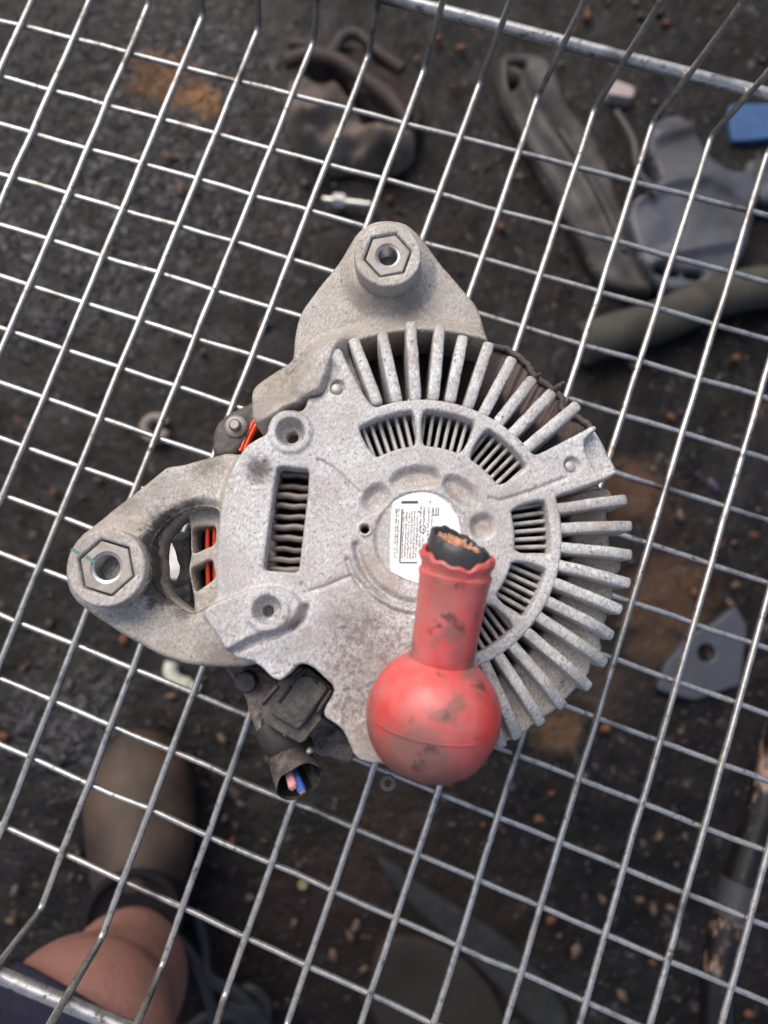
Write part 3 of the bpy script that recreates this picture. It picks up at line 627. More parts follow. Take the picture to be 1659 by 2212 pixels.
cut = bez(PL(arc(112, 40, 435, 16) + arc(40, 112, 280, 12), EAR - .002), 0)
relief('mounting_ear', topo, [cut], htop, .00045, EAR - .020, M_EAR, alt, fillet=.0016)
threaded_boss(B1, F - .001, 78 * px, 54 * px, 24 * px, EAR - .014, math.radians(30), M_EAR)

# fin roots that run up onto the top ear
for (a, b) in ((z1(300, 640), z1(285, 590)), (z1(365, 620), z1(330, 575))):
    p_ = P(*b, EAR + .004); q_ = P(*a, EAR + .006); bar('fin_root', q_, p_, .0026, EAR - .01, EAR + .006, M_EAR, alt, seed=3)

# ---- lug with bolt at the upper left, lower flange behind the plug
lug = bez(PL([(462, 990), (458, 950), (466, 915), (490, 893), (523, 880), (552, 862), (590, 880), (590, 930), (555, 925), (528, 962), (505, 985)], .070), 2)
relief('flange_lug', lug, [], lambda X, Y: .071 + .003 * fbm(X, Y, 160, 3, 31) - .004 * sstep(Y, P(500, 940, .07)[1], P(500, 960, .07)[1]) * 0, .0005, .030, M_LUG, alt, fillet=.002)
c_ = P(505, 915, .076); lathe('stud', (c_[0], c_[1], .066), (0, 0, 1), [(0, .0042), (.0062, .0042), (.0068, .0036), (.0070, .0022), (.0088, .0021), (.0094, .0015), (.0094, 1e-5)], steel('stud_steel', (.33, .31, .30), .5, .5), alt, 20)
zz4 = lambda a, b: (384 + .2976 * a, 1371.5 + .2976 * b)
low = bez(PL([zz4(300, 180), zz4(560, 190), zz4(760, 340), zz4(1060, 580), zz4(1220, 700), zz4(1300, 860), zz4(1240, 950), zz4(1150, 900), zz4(1020, 880), zz4(960, 820), zz4(880, 900), zz4(800, 1000), zz4(700, 1040), zz4(640, 880), zz4(540, 620), zz4(490, 470), zz4(380, 290)], .058), 2)
relief('lower_flange', low, [], lambda X, Y: .059 + .006 * fbm(X, Y, 190, 3, 33), .0006, .030, cast_alu('cast_flange', (.33, .28, .245), (.10, .07, .055), .5), alt, fillet=.002)
c_ = P(*zz4(480, 350), .066); lathe('stud', (c_[0], c_[1], .056), (0, 0, 1), [(0, .0040), (.006, .0040), (.0072, .0032), (.0076, 1e-5)], M_LUG, alt, 18)
c_ = P(838, 1690, .030); lathe('cable_eyelet', (c_[0], c_[1], .030), (0, 0, 1), [(.0, .0013), (.0, .0030), (.0010, .0033), (.0016, .0029), (.0016, .0013), (.0, .0013)], M_LOW, alt, 22)

# ---- sticker with small print (columns of unreadable characters, bars)
st_px = [(843, 1232), (842, 1190), (844, 1130), (847, 1090), (852, 1080), (862, 1072), (885, 1064), (905, 1062), (930, 1064), (950, 1073), (968, 1087), (983, 1107), (992, 1128), (998, 1170), (990, 1230), (975, 1262), (930, 1268), (885, 1255), (850, 1238)]
ZT = F - .0008 + .00035
stk = plate('sticker', chaikin(PL(st_px, ZT), 1), [], ZT - .0004, ZT, M_STICK, alt, bevel=.00004)
inkv, inkf = [], []
def ink(u0, v0, u1, v1):
    b_ = len(inkv)
    for u, v in ((u0, v0), (u1, v0), (u1, v1), (u0, v1)): p_ = P(u - (v - 1150) * .045, v, ZT + .00005); inkv.append(p_)
    inkf.append((b_, b_ + 1, b_ + 2, b_ + 3))
for u in (852, 857, 868.5, 874.5, 880.5, 886.5, 892.5, 898.5, 905, 912, 922, 930):
    v = (1098 if u < 866 else 1104 if u < 902 else 1092) + rng.uniform(0, 6); end = 1205 if u < 902 else 1195
    while v < end:
        hgt = rng.uniform(1.6, 4.5)
        if rng.random() < .95:     # one character lying on its side: a few strokes
            for _ in range(rng.integers(2, 5)):
                if rng.random() < .5: ink(u + rng.uniform(0, 1), v, u + rng.uniform(2.4, 4.4), v + 1.0)
                else: o_ = rng.uniform(0, 3.2); ink(u + o_, v, u + o_ + 1.2, v + hgt)
        v += hgt + rng.uniform(.6, 1.2)
ink(864, 1082, 900, 1088); ink(866, 1214, 904, 1217); ink(865, 1099, 868, 1214); ink(900, 1104, 905, 1107); ink(925, 1082, 928, 1086); ink(933, 1098, 935, 1112); ink(939, 1096, 941, 1112); ink(944, 1096, 946, 1112); ink(933, 1112, 946, 1114)
# the large mark and figures turned sideways
for a_ in np.linspace(-60, 240, 18):
    u_, v_ = 913 + 6 * math.cos(math.radians(a_)), 1143 + 8 * math.sin(math.radians(a_)); ink(u_ - 1, v_ - 1.2, u_ + 1, v_ + 1.2)
ink(913, 1142, 914.5, 1148)
pm = mesh(inkv, inkf); po = link('print', pm, M_INK, stk, smooth=False)

# ---- red terminal boot with the cut cable
c0 = P(935, 1545, .112); c1 = P(990, 1200, .124); ax = c1 - c0; L = np.linalg.norm(ax); axn = ax / L; RS = .0191
rn = .0094
prof = []
ths = math.asin(rn / RS * .98)
for k in range(26):
    th = math.pi - (math.pi - ths) * k / 25; prof.append((RS * math.cos(th), max(1e-5, RS * math.sin(th))))
tn = RS * math.cos(ths)
prof += [(tn + .0010, rn * .985), (tn + .0025, rn * .99), (tn + .006, rn * 1.0), (tn + .012, rn * 1.02), (tn + .0195, rn * 1.05), (tn + .0232, rn * 1.08), (tn + .0244, rn * 1.12), (tn + .0252, rn * 1.12), (tn + .0258, rn * 1.06), (tn + .0272, rn * 1.07), (tn + .0284, rn * 1.14), (tn + .0294, rn * 1.16), (tn + .0304, rn * 1.10), (tn + .0302, rn * 1.0), (tn + .026, rn * .97)]
wr = np.random.default_rng(3); ph = wr.uniform(0, 6, 6)
NP = len(prof)
def warp(i, k, t, r):
    q = 2 * math.pi * k / 64
    if t < -.80 * RS: t = -.80 * RS + (t + .80 * RS) * .55
    if i < NP - 15: return t, r * (1 + .016 * math.sin(2 * q + 1) + .012 * math.sin(t * 260 + q) + .006 * math.sin(5 * q + t * 500))
    e = max(0, (i - (NP - 8)) / 5)
    return t + e * .0007 * (math.sin(2 * q + ph[0]) + .35 * math.sin(7 * q + ph[1]) + .6 * math.sin(13 * q + ph[2]) - 2.2 * max(0, math.sin(q * 1.0 + 2.2)) ** 12), r * (1 + .02 * math.sin(2 * q + ph[3]) + e * .03 * math.sin(5 * q + ph[4]))
boot = lathe('terminal_boot', c0, ax, prof, M_BOOT, alt, 64, warp); boot.data.shade_smooth()
# mould seam round the ball
sm = []
for k in range(33):
    q_ = math.radians(-60 + 120 * k / 32); a_ = V(axn); b_ = V((0, 0, 1)); b_ = (b_ - a_ * b_.dot(a_)).normalized(); s_ = a_.cross(b_)
    sm.append(V(c0) + (b_ * math.cos(q_) + s_ * math.sin(q_)) * (RS * 1.002) - a_ * 0.0002)
tube('mould_seam', sm, .00022, M_BOOT, boot, 6)
ce = c0 + axn * (tn + .0350); cs = c0 + axn * (tn + .0190)
CUP = V(-ray(900, 1150)); CUP = (CUP - V(axn) * CUP.dot(V(axn))).normalized(); CRT = V(axn).cross(CUP)
if CRT.dot(V(ROT[0])) < 0: CRT = -CRT
def skew(d): return -.10 * d.dot(CUP) - .26 * d.dot(CRT)
A0c = V(axn).orthogonal().normalized(); B0c = V(axn).cross(A0c)
rcab = .0086
prof = [(0, rcab), (.006, rcab), (.010, rcab * 1.0), (.0125, rcab * 1.02), (.0148, rcab * 1.0), (.0155, rcab * .93), (.0150, rcab * .84), (.012, rcab * .82)]
def wc(i, k, t, r):
    q = 2 * math.pi * k / 48; e = max(0, (i - 3) / 3)
    dd = (A0c * math.cos(q) + B0c * math.sin(q)) * r; return t + e * .0006 * (math.sin(2 * q + 2) + .7 * math.sin(7 * q) + .5 * math.sin(15 * q + 1)) + min(1, i / 4) * skew(dd), r * (1 + .03 * math.sin(2 * q + 1) + e * .02 * math.sin(6 * q))
cab = lathe('cut_cable', cs, ax, prof, M_CABLE, boot, 48, wc); cab.data.shade_smooth()
# copper strands as a packed bundle
a_ = V(axn).orthogonal().normalized(); b_ = V(axn).cross(a_); sv, sf = [], []; rs_ = .00052
for i in range(-14, 15):
    for j in range(-14, 15):
        x_ = (i + .5 * (j % 2)) * rs_ * 2.0; y_ = j * rs_ * 1.75
        if math.hypot(x_, y_) < rcab * .80:
            h_ = .0140 + rng.uniform(-.0006, .0008) + skew(a_ * x_ + b_ * y_); b0 = len(sv)
            for t_, r_ in ((.004, 1), (h_, 1), (h_ + .0002, .6)):
                for k in range(6):
                    q_ = k * math.pi / 3; sv.append(V(cs) + V(axn) * t_ + a_ * (x_ + rs_ * r_ * math.cos(q_)) + b_ * (y_ + rs_ * r_ * math.sin(q_)))
            for lv in range(2):
                for k in range(6): sf.append((b0 + lv * 6 + k, b0 + lv * 6 + (k + 1) % 6, b0 + lv * 6 + 6 + (k + 1) % 6, b0 + lv * 6 + 6 + k))
            sf.append(tuple(b0 + 12 + k for k in range(6)))
tag(link('copper_strands', mesh(sv, sf), M_COPPER, boot, smooth=False), kind='stuff')
cs_obj = boot.children[-1]

# ---- black plug, its tape sleeve and the two cut wires
pz = .086
plug = plate('plug', rr([zz4(870, 228), zz4(950, 238), zz4(1128, 395), zz4(1100, 470), zz4(1050, 540), zz4(1040, 600), zz4(1020, 650), zz4(930, 770), zz4(880, 790), zz4(620, 640), zz4(608, 500), zz4(700, 370), zz4(740, 330), zz4(790, 320)], pz), [], pz - .020, pz, M_PLUG, alt, bevel=.0006)
plate('latch_plate', rr([zz4(880, 300), zz4(985, 300), zz4(1095, 380), zz4(1005, 510), zz4(920, 640), zz4(870, 690), zz4(660, 560), zz4(740, 480), zz4(830, 370)], pz + .002), [], pz - .001, pz + .0022, M_PLUG, plug, bevel=.0004)
for a, b in (((735, 490), (820, 378)), ((915, 635), (1000, 510))):
    A, B = np.array(zz4(*a)), np.array(zz4(*b)); bar('slot_shade', P(*A, pz + .0024), P(*B, pz + .0024), .0011, pz, pz + .0027, M_DARK, plug)  # dark bars standing proud, their colour paints the shade of slots
for a, b in (((610, 500), (725, 365)), ((925, 745), (1040, 600)), ((1010, 560), (1115, 400)), ((830, 300), (900, 235)), ((860, 330), (930, 250))):
    A, B = np.array(zz4(*a)), np.array(zz4(*b)); bar('plug_ridge', P(*A, pz + .0006), P(*B, pz + .0006), .0012, pz - .004, pz + .0012, M_PLUG, plug)
plate('notch_shade', rr([zz4(975, 318), zz4(995, 295), zz4(1030, 330), zz4(1012, 365)], pz + .002), [], pz + .001, pz + .0027, M_DARK, plug, bevel=.0001)  # raised black plate, paints the shade of a notch
mo = P(*zz4(880, 1062), .080); ba = P(*zz4(800, 790), .062)
axm = np.array([mo[0] - ba[0], mo[1] - ba[1], .0]); axm /= np.linalg.norm(axm); axm = axm * math.cos(math.radians(44)) + np.array([0, 0, math.sin(math.radians(44))])
rm = 52 / 6480.0
stt = mo - axm * .022
prof = [(-.006, rm * .60), (0, rm * .72), (.006, rm * .82), (.012, rm * .88), (.018, rm * .96), (.022, rm * 1.0), (.0224, rm * .96), (.021, rm * .92), (.012, rm * .80), (.002, rm * .7), (.002, 1e-5)]
def wt(i, k, t, r):
    q = 2 * math.pi * k / 32; return t + (.0004 * math.sin(5 * q) if i > 3 else 0), r * (1 + .03 * math.sin(2 * q) + .015 * math.sin(i * 2.1 + q))
slv = lathe('tape_sleeve', stt, axm, prof, M_TAPE, plug, 32, wt)
sl_in = lathe('sleeve_lining', stt, axm, [(.0215, rm * .915), (.012, rm * .78), (.003, rm * .68), (.003, 1e-5)], M_DARK, slv, 32)
tube('sleeve_wrap', [P(*zz4(640, 640), .074), P(*zz4(720, 740), .074), P(*zz4(830, 810), .073), P(*zz4(930, 830), .070)], [.0050, .0068, .0068, .0046], rubber('sleeve_tape', (.035, .03, .03), .6, 350, .0004), plug, 14)
def cw(u, v, mat, name):
    e = P(*zz4(u, v), .084); s0 = mo - axm * .016 + (e - mo) * .3
    w_ = tube(name, spline([s0, (s0 + e) / 2 + np.array([0, 0, .0012]), e], 6), .00105, mat, plug, 10)
    d = (e - s0) / np.linalg.norm(e - s0); tube('wire_tip', [e - d * .0002, e + d * .0006], .0006, M_COPPER, w_, 8)
cw(828, 1112, M_PINK, 'pink_wire'); cw(845, 1100, M_PINK, 'pink_wire'); cw(893, 1142, M_BLUE, 'blue_wire'); cw(912, 1130, M_BLUE, 'blue_wire')
for (u, v) in ((660, 635), (782, 715), (955, 845)):
    p_ = P(*zz4(u, v), .082); lathe('plug_pin', p_ - np.array([0, 0, .004]), (0, 0, 1), [(0, .0010), (.004, .0010), (.0048, .0006), (.005, 1e-5)], M_RIVET, plug, 12)

exec_rest = True
# ================================================================== THINGS ON THE GROUND
def flat_mat(name, col, rough=.6, dirt=(.05, .04, .035), amt=.6, scale=30, metal=0, spec=.5):
    n = NB(name); a = n.noise(scale, 5, .65); f = n.noise(scale * 8, 4, .6)
    c = n.mix(n.ramp(f, [(.3, 0), (.7, 1)]), tuple(x * .8 for x in col), tuple(x * 1.15 for x in col))
    c = n.mix(n.math('MULTIPLY', n.ramp(a, [(.42, 0), (.62, 1)]), amt), c, dirt)
    return n.fin(c, n.ramp(a, [(.3, rough), (.7, min(1, rough + .2))]), metal, n.bump(f, .001, .5), Specular_IOR_Level=spec)
q2 = lambda a, b: (829.5 + a / 2, b / 2)
q1 = lambda a, b: (a / 2, b / 2)
q4 = lambda a, b: (1206.9 + a / 3, 737.3 + b / 3)
q6 = lambda a, b: (829.5 + a / 2, 1474.5 + b / 2)
q5 = lambda a, b: (a / 2, 1474.5 + b / 2)
ZT0 = ZG + .004
# beige stone
st = rock('stone', [q1(1240, 430), q1(1290, 360), q1(1400, 325), q1(1475, 370), q1(1530, 450), q1(1600, 560), q1(1690, 580), q1(1800, 560), q1(1790, 650), q1(1690, 700), q1(1560, 690), q1(1500, 680), q1(1420, 700), q1(1310, 640), q1(1235, 560)], ZT0, .045, flat_mat('beige_stone', (.16, .13, .105), .8, (.04, .028, .024), .8, 16), seed=4, bumpy=.9)
tag(st, 'beige dirt-stained lump of stone beneath the upper middle of the basket', 'stone')
hs = thing('bent_pipe', 'dark brown bent rusty pipe lying behind the beige stone lump', 'pipe', P(*q1(1500, 250), ZT0))
tube('outer_pipe', spline([P(*q1(u, v), ZT0 + .03) for u, v in ((1250, 190), (1330, 200), (1420, 240), (1480, 160), (1550, 150), (1640, 230), (1740, 300))], 5), .007, flat_mat('brown_pipe', (.03, .016, .014), .6), hs, 10)
tube('inner_pipe', spline([P(*q1(u, v), ZT0 + .04) for u, v in ((1230, 270), (1330, 240), (1450, 260), (1560, 330), (1680, 420), (1760, 520))], 5), .009, MATS['brown_pipe'], hs, 10)
bk = rock('dark_slab', [q1(1250, 240), q1(1340, 160), q1(1500, 190), q1(1700, 300), q1(1850, 480), q1(1800, 640), q1(1640, 560), q1(1500, 380), q1(1380, 310)], ZT0, .02, flat_mat('brown_slab', (.028, .018, .016), .8, (.012, .008, .007), .7, 20), seed=9, bumpy=.9)
tag(bk, 'dark reddish brown crumpled rusty sheet behind the beige stone', 'scrap sheet')
# long trim panel
M_TRIM = flat_mat('trim_plastic', (.060, .055, .050), .5, (.016, .012, .010), .9, 22); M_GREYP = flat_mat('grey_plastic', (.062, .067, .082), .4, (.020, .019, .018), .8, 18)
tr = thing('trim_panel', 'long tapering grey-brown plastic trim panel with holes lying on the ground, upper right', 'car panel', P(*q2(760, 700), ZT0))
hl = [chaikin(PL([q2(530, 265), q2(640, 250), q2(600, 300), q2(540, 295)], ZT0 + .02), 2), chaikin(PL([q2(535, 345), q2(590, 350), q2(570, 385), q2(540, 375)], ZT0 + .02), 2), chaikin(PL([q2(940, 620), q2(985, 610), q2(985, 660), q2(950, 665)], ZT0 + .02), 2)]
tro = chaikin(PL([q2(485, 240), q2(550, 200), q2(700, 215), q2(755, 290), q2(790, 420), q2(880, 520), q2(960, 640), q2(1010, 830), q2(1090, 1000), q2(1160, 1180), q2(1170, 1290), q2(1080, 1260), q2(930, 1200), q2(850, 1030), q2(720, 820), q2(640, 640), q2(550, 500), q2(495, 380)], ZT0 + .02), 2)
rd = PL([q2(560, 300), q2(700, 560), q2(860, 780), q2(1000, 1050), q2(1110, 1240)], ZT0 + .02)
relief('panel_body', tro, hl, lambda X, Y: ZT0 + .016 + .012 * np.exp(-(sdf_line(rd, X, Y) / .012) ** 2) + .008 * fbm(X, Y, 14, 3, 5), .003, ZT0, M_TRIM, tr, fillet=.006, rough=.0004)
for pts in ([(520, 260), (530, 400), (620, 600), (760, 840)], [(760, 560), (850, 700), (960, 900), (1040, 1080)]):
    tube('edge_rib', spline([P(*q2(a, b), ZT0 + .030) for a, b in pts], 5), .0035, M_TRIM, tr, 8)
# grey shield
gs = thing('plastic_shield', 'blue-grey moulded plastic shield lying on the trim panel at right', 'car panel', P(*q2(1330, 900), ZT0))
gso = chaikin(PL([q2(1130, 590), q2(1180, 520), q2(1280, 490), q2(1340, 560), q2(1380, 640), q2(1430, 710), q2(1530, 750), q2(1600, 720), q2(1640, 800), q2(1600, 920), q2(1560, 1100), q2(1480, 1200), q2(1380, 1240), q2(1250, 1270), q2(1140, 1200), q2(1060, 1000), q2(1050, 880), q2(1170, 830), q2(1180, 740), q2(1130, 660)], ZT0 + .03), 2)
rd2 = [PL([q2(1180, 600), q2(1330, 560)], ZT0 + .03), PL([q2(1080, 860), q2(1240, 800), q2(1400, 780), q2(1560, 880)], ZT0 + .03), PL([q2(1150, 1150), q2(1250, 1100), q2(1500, 1060)], ZT0 + .03)]
relief('shield_body', gso, [chaikin(PL([q2(1145, 1160), q2(1200, 1150), q2(1290, 1175), q2(1380, 1180), q2(1370, 1215), q2(1290, 1195), q2(1180, 1185)], ZT0 + .03), 2)], lambda X, Y: ZT0 + .034 + sum(.007 * np.exp(-(sdf_line(r_, X, Y) / .008) ** 2) for r_ in rd2) + .012 * fbm(X, Y, 12, 3, 15), .003, ZT0 + .012, M_GREYP, gs, fillet=.006, rough=.0003)
tube('shield_rib', spline([P(*q2(a, b), ZT0 + .046) for a, b in ((1000, 480), (1040, 540), (1080, 620), (1100, 740), (1180, 840))], 5), .004, M_TRIM, gs, 8)
gp = rock('plastic_sheet', [q2(1525, 730), q2(1600, 690), q2(1720, 640), q2(1800, 860), q2(1720, 900), q2(1600, 895)], ZT0, .022, M_GREYP, seed=17, bumpy=.5, edge=.006)
tag(gp, 'flat dull grey plastic sheet at the right edge beyond the moulded shield', 'car panel')
# olive duct
dc_ = thing('duct', 'long dusty olive-brown hose running to the right edge of the ground', 'hose', P(*q2(1400, 1330), ZT0))
tube('duct_body', spline([P(*q2(a, b), ZT0 + .022) for a, b in ((850, 1490), (1000, 1440), (1150, 1400), (1320, 1330), (1480, 1270), (1640, 1240), (1850, 1230))], 6), .023, flat_mat('olive_dust', (.055, .050, .040), .8, (.022, .018, .015), .7, 22), dc_, 16)
# blue box, white block
bb = plate('blue_box', rr([q2(1490, 452), q2(1560, 448), q2(1720, 440), q2(1760, 580), q2(1640, 600), q2(1505, 612)], ZT0 + .006), [], ZT0 - .01, ZT0 + .006, flat_mat('blue_card', (.03, .10, .26), .5, (.02, .05, .12), .5, 18), None, bevel=.002)
tag(bb, 'bright blue flat carton at the upper right edge under the thick rod', 'carton')
wbk = plate('white_block', rr([q2(972, 362), q2(1000, 340), q2(1088, 375), q2(1078, 424), q2(968, 406)], ZT0 + .015), [], ZT0 - .01, ZT0 + .015, flat_mat('white_dusty', (.36, .30, .285), .7, (.25, .2, .18), .5, 40), None, bevel=.002)
tag(wbk, 'small dusty pinkish white block beside the trim panel', 'block')
# grey plate with a hole
gpl = plate('triangular_plate', rr([q4(1150, 1715), q4(1225, 1850), q4(1205, 2000), q4(1185, 2225), q4(880, 2330), q4(640, 2260), q4(700, 2090), q4(870, 1890), q4(1010, 1830)], ZT0 + .008), [circ(P(*q4(960, 2022), ZT0 + .008), .0095, 28)], ZT0 - .012, ZT0 + .008, flat_mat('slate_plate', (.050, .058, .075), .45, (.03, .031, .036), .4, 18), None, bevel=.002)
tag(gpl, 'blue-grey pointed plate with one round hole lying right of the alternator', 'plate')
# black pipe at right
bp = thing('black_pipe', 'black glossy pipe with rust-coloured patches along the lower right edge', 'pipe', P(*q6(1500, 900), -.25))
zp = -.22
def pipe_mat():
    n = NB('black_paint'); a = n.noise(38, 5, .7, n.stretch((1, .5, 1)))
    c = n.mix(n.ramp(a, [(.55, 0), (.66, 1)]), (.010, .009, .009), n.mix(n.noise(90), (.35, .15, .07), (.42, .36, .32)))  # random patches over the black, rust orange to pale
    return n.fin(c, n.ramp(a, [(.4, .18), (.7, .6)]), .1, n.bump(a, .002, .5))
tube('pipe_tube', spline([P(*q6(a, b), zp) for a, b in ((1740, 120), (1680, 380), (1610, 640), (1540, 860), (1470, 1120), (1440, 1300), (1440, 1500), (1440, 1800))], 6), .0115, pipe_mat(), bp, 20)
cl_ = spline([P(*q6(a, b), zp) for a, b in ((1540, 860), (1500, 1010))], 3)
tube('pipe_collar', cl_, .0135, M_CABLE, bp, 20)
# bolt
bo = thing('bolt', 'bright metal bolt lying on the ground left of the upper bracket', 'bolt', P(735, 430, ZT0))
M_BR = steel('bright_steel', (.7, .7, .66), .25, .9, (.25, .2, .15), .4)
p0, p1 = P(*q1(1395, 862), ZT0 + .01), P(*q1(1600, 885), ZT0 + .01)
tube('bolt_shank', [p0, p1], .0042, M_BR, bo, 12); d = (p1 - p0) / np.linalg.norm(p1 - p0)
tube('bolt_head', [p0 + d * .012, p0 + d * .025], .0085, M_BR, bo, 6)
# ring, clip, white blob
def torus(name, c, R, r, mat, parent=None, nrm=(0, 0, 1), a0=0, a1=2 * math.pi):
    a = V(nrm).orthogonal().normalized(); b = V(nrm).normalized().cross(a)
    return tube(name, [V(c) + (a * math.cos(t) + b * math.sin(t)) * R for t in np.linspace(a0, a1, 28)], r, mat, parent, 10)
rg = torus('plastic_ring', P(336, 925, ZT0 + .006), .0125, .0052, flat_mat('cream_plastic', (.22, .19, .165), .6, (.2, .16, .13), .5, 60), a1=5.6); tag(rg, 'cream broken plastic ring between two rods left of the alternator', 'ring')
cp = thing('clip', 'pale cream curved clip just below the left bracket', 'clip', P(375, 1455, ZT0))
M_CR = flat_mat('pale_plastic', (.50, .50, .42), .4, (.4, .38, .28), .5, 60)
tube('clip_body', spline([P(372, 1432, ZT0 + .006), P(368, 1452, ZT0 + .008), P(384, 1472, ZT0 + .008), P(412, 1480, ZT0 + .006)], 5), [.008] + [.0075] * 14 + [.005], M_CR, cp, 12)
tube('clip_stem', [P(395, 1476, ZT0 + .006), P(430, 1490, ZT0 + .006)], .006, M_CR, cp, 10)
sc = relief('white_blob', bez(PL([zc(440, 560), zc(560, 540), zc(700, 760), zc(780, 900), zc(760, 1080), zc(640, 1110), zc(520, 1100), zc(480, 980), zc(480, 880), zc(440, 700)], .040), 2), [], lambda X, Y: .040 + .002 * fbm(X, Y, 150, 2, 2), .0006, .010, M_WHITE, None, fillet=.001)  # plain white blob below the left opening
tag(sc, 'white blob seen through the opening in the left bracket', 'paper scrap')
# dark strip
ds = rock('plastic_strip', [q6(-60, 730), q6(60, 780), q6(160, 870), q6(320, 960), q6(520, 1090), q6(700, 1260), q6(840, 1500), q6(640, 1500), q6(480, 1300), q6(220, 1060), q6(40, 900)], ZT0, .012, flat_mat('smoky_strip', (.010, .010, .0105), .6, (.006, .005, .0045), .5, 14), seed=23, bumpy=.5, edge=.004)
tag(ds, 'dark smoky plastic strip on the ground below the red boot', 'plastic strip')
bd = rock('brown_board', [q6(-60, 1120), q6(120, 1080), q6(330, 1160), q6(480, 1320), q6(560, 1560), q6(-80, 1560)], ZT0, .006, flat_mat('brown_board', (.014, .009, .006), .7, (.008, .005, .004), .6, 14), seed=24, bumpy=.6, edge=.003)
tag(bd, 'dark brown board on the ground at the bottom middle', 'board')
cb = thing('cable_tangle', 'tangled black cable and clips at the bottom of the ground, right of the leg', 'cable', P(500, 2160, ZT0))
M_BC = flat_mat('black_cable', (.012, .012, .013), .35, (.03, .03, .03), .4, 30)
for pts in ([(380, 2020), (430, 2090), (455, 2160), (470, 2240), (480, 2300)], [(470, 2240), (500, 2160), (540, 2135), (575, 2170), (560, 2230), (520, 2260)], [(420, 1960), (440, 2040), (450, 2110), (520, 2150), (600, 2250)], [(400, 2230), (450, 2190), (520, 2200), (560, 2280)]):
    tube('cable', spline([P(a, b, ZT0 + .015 + rng.uniform(0, .01)) for a, b in pts], 6), .007, M_BC, cb, 10)
rock('cable_clip', [(480, 2150), (520, 2130), (580, 2160), (590, 2220), (540, 2250), (490, 2220)], ZT0, .03, M_BC, cb, seed=31)
yr = torus('yellow_ring', P(654, 1911, ZT0 + .004), .0032, .0012, flat_mat('yellow', (.4, .36, .18), .4)); tag(yr, 'tiny pale yellow ring on the dark ground below the plug', 'ring')
pf = rock('purple_fragment', [q4(960, 880), q4(1000, 890), q4(1060, 960), q4(1050, 990), q4(1000, 950)], ZT0, .008, flat_mat('purple_bit', (.09, .07, .13), .5), seed=41, edge=.003)
tag(pf, 'small purplish plastic fragment right of the fins', 'fragment')
# leaves and chips of bark, one by one
leafm = [flat_mat('leaf_orange', (.12, .05, .02), .7, (.14, .06, .03), .5, 60), flat_mat('leaf_tan', (.11, .072, .045), .7, (.13, .08, .05), .5, 60), flat_mat('chip_grey', (.095, .085, .08), .7, (.1, .08, .07), .5, 60)]
spots = [(1309, 1574, 0), (1192, 1714, 0), (1042, 1782, 0), (1164, 1770, 0), (1302, 1944, 1), (1382, 1944, 1), (1412, 1967, 1), (1450, 1962, 1), (1190, 1987, 0), (1424, 1807, 1), (1480, 1807, 1), (1410, 2080, 0), (1244, 2054, 1),
         (370, 1504, 1), (480, 1597, 1), (485, 1769, 1), (520, 1737, 2), (635, 1994, 1), (757, 2024, 1), (768, 2002, 1), (720, 2064, 1), (785, 2094, 1), (8, 1590, 0), (25, 1990, 1), (32, 1925, 2), (500, 1820, 0), (502, 445, 1), (367, 340, 0), (997, 105, 0), (946, 85, 0),
         (979, 190, 0), (842, 430, 0), (1082, 490, 0), (1437, 50, 0), (1397, 35, 1), (1270, 35, 0), (1075, 345, 2), (1124, 382, 1), (1450, 900, 0), (1590, 774, 0), (1367, 789, 1), (1470, 1114, 1), (1590, 1264, 1), (1577, 1304, 1), (1500, 1280, 0), (438, 760, 1),
         (213, 1037, 1), (117, 1064, 0), (267, 1380, 0), (50, 1444, 1), (57, 1207, 0), (350, 1100, 2), (1344, 2150, 1), (1620, 2190, 0), (540, 1940, 2), (150, 1480, 2), (640, 540, 1), (570, 700, 2), (330, 620, 2), (390, 410, 1)]
tmpl = {}
def chip_mesh(k, mat):
    r = np.random.default_rng(k); n = 9; vs = [(0, 0, .0035)]; 
    for i in range(n):
        q_ = 2 * math.pi * i / n; rr_ = 1 + r.uniform(-.35, .35); vs.append((.0075 * rr_ * math.cos(q_), .0048 * rr_ * math.sin(q_), r.uniform(.0008, .003)))
    for i in range(n): vs.append((vs[i + 1][0] * .9, vs[i + 1][1] * .9, -.002))
    fs = [(0, 1 + i, 1 + (i + 1) % n) for i in range(n)] + [(1 + i, 1 + n + i, 1 + n + (i + 1) % n, 1 + (i + 1) % n) for i in range(n)]
    me = mesh(vs, fs); me.materials.append(mat); me.shade_smooth(); return me
for v_ in range(3):
    for k in range(4): tmpl[(v_, k)] = chip_mesh(v_ * 10 + k, leafm[v_])
LBL = [('dead_leaf', 'orange-brown leaf flake on the ground', 'leaf', 'orange leaf flakes on the ground'), ('bark_chip', 'tan bark chip on the ground', 'chip', 'tan chips on the ground'), ('stone_chip', 'greyish stone chip on the ground', 'chip', 'grey chips on the ground')]
MARKS = [('the tan boot', 290, 1720), ('the bare knee', 300, 2010), ('the black pipe', 1600, 1800), ('the blue carton', 1620, 265), ('the bright bolt', 745, 435), ('the cream ring', 336, 925), ('the pale clip', 380, 1455), ('the beige stone', 750, 230),
         ('the blue-grey pointed plate', 1530, 1420), ('the white block', 1343, 190), ('the cut plug wires', 640, 1690), ('the red boot ball', 935, 1545), ('the tip of the rightmost fin', 1365, 1165), ('the nut of the left bracket', 225, 1226), ('the nut of the top bracket', 837, 549), ('the black cable tangle', 510, 2170), ('the tiny yellow ring', 654, 1911), ('the olive hose', 1450, 640), ('the smoky strip', 1050, 2050), ('the purple fragment', 1545, 1050)]
ORD = ['nearest to', 'second nearest to', 'third nearest to', 'fourth nearest to', 'fifth nearest to', 'sixth nearest to', 'seventh nearest to', 'eighth nearest to']
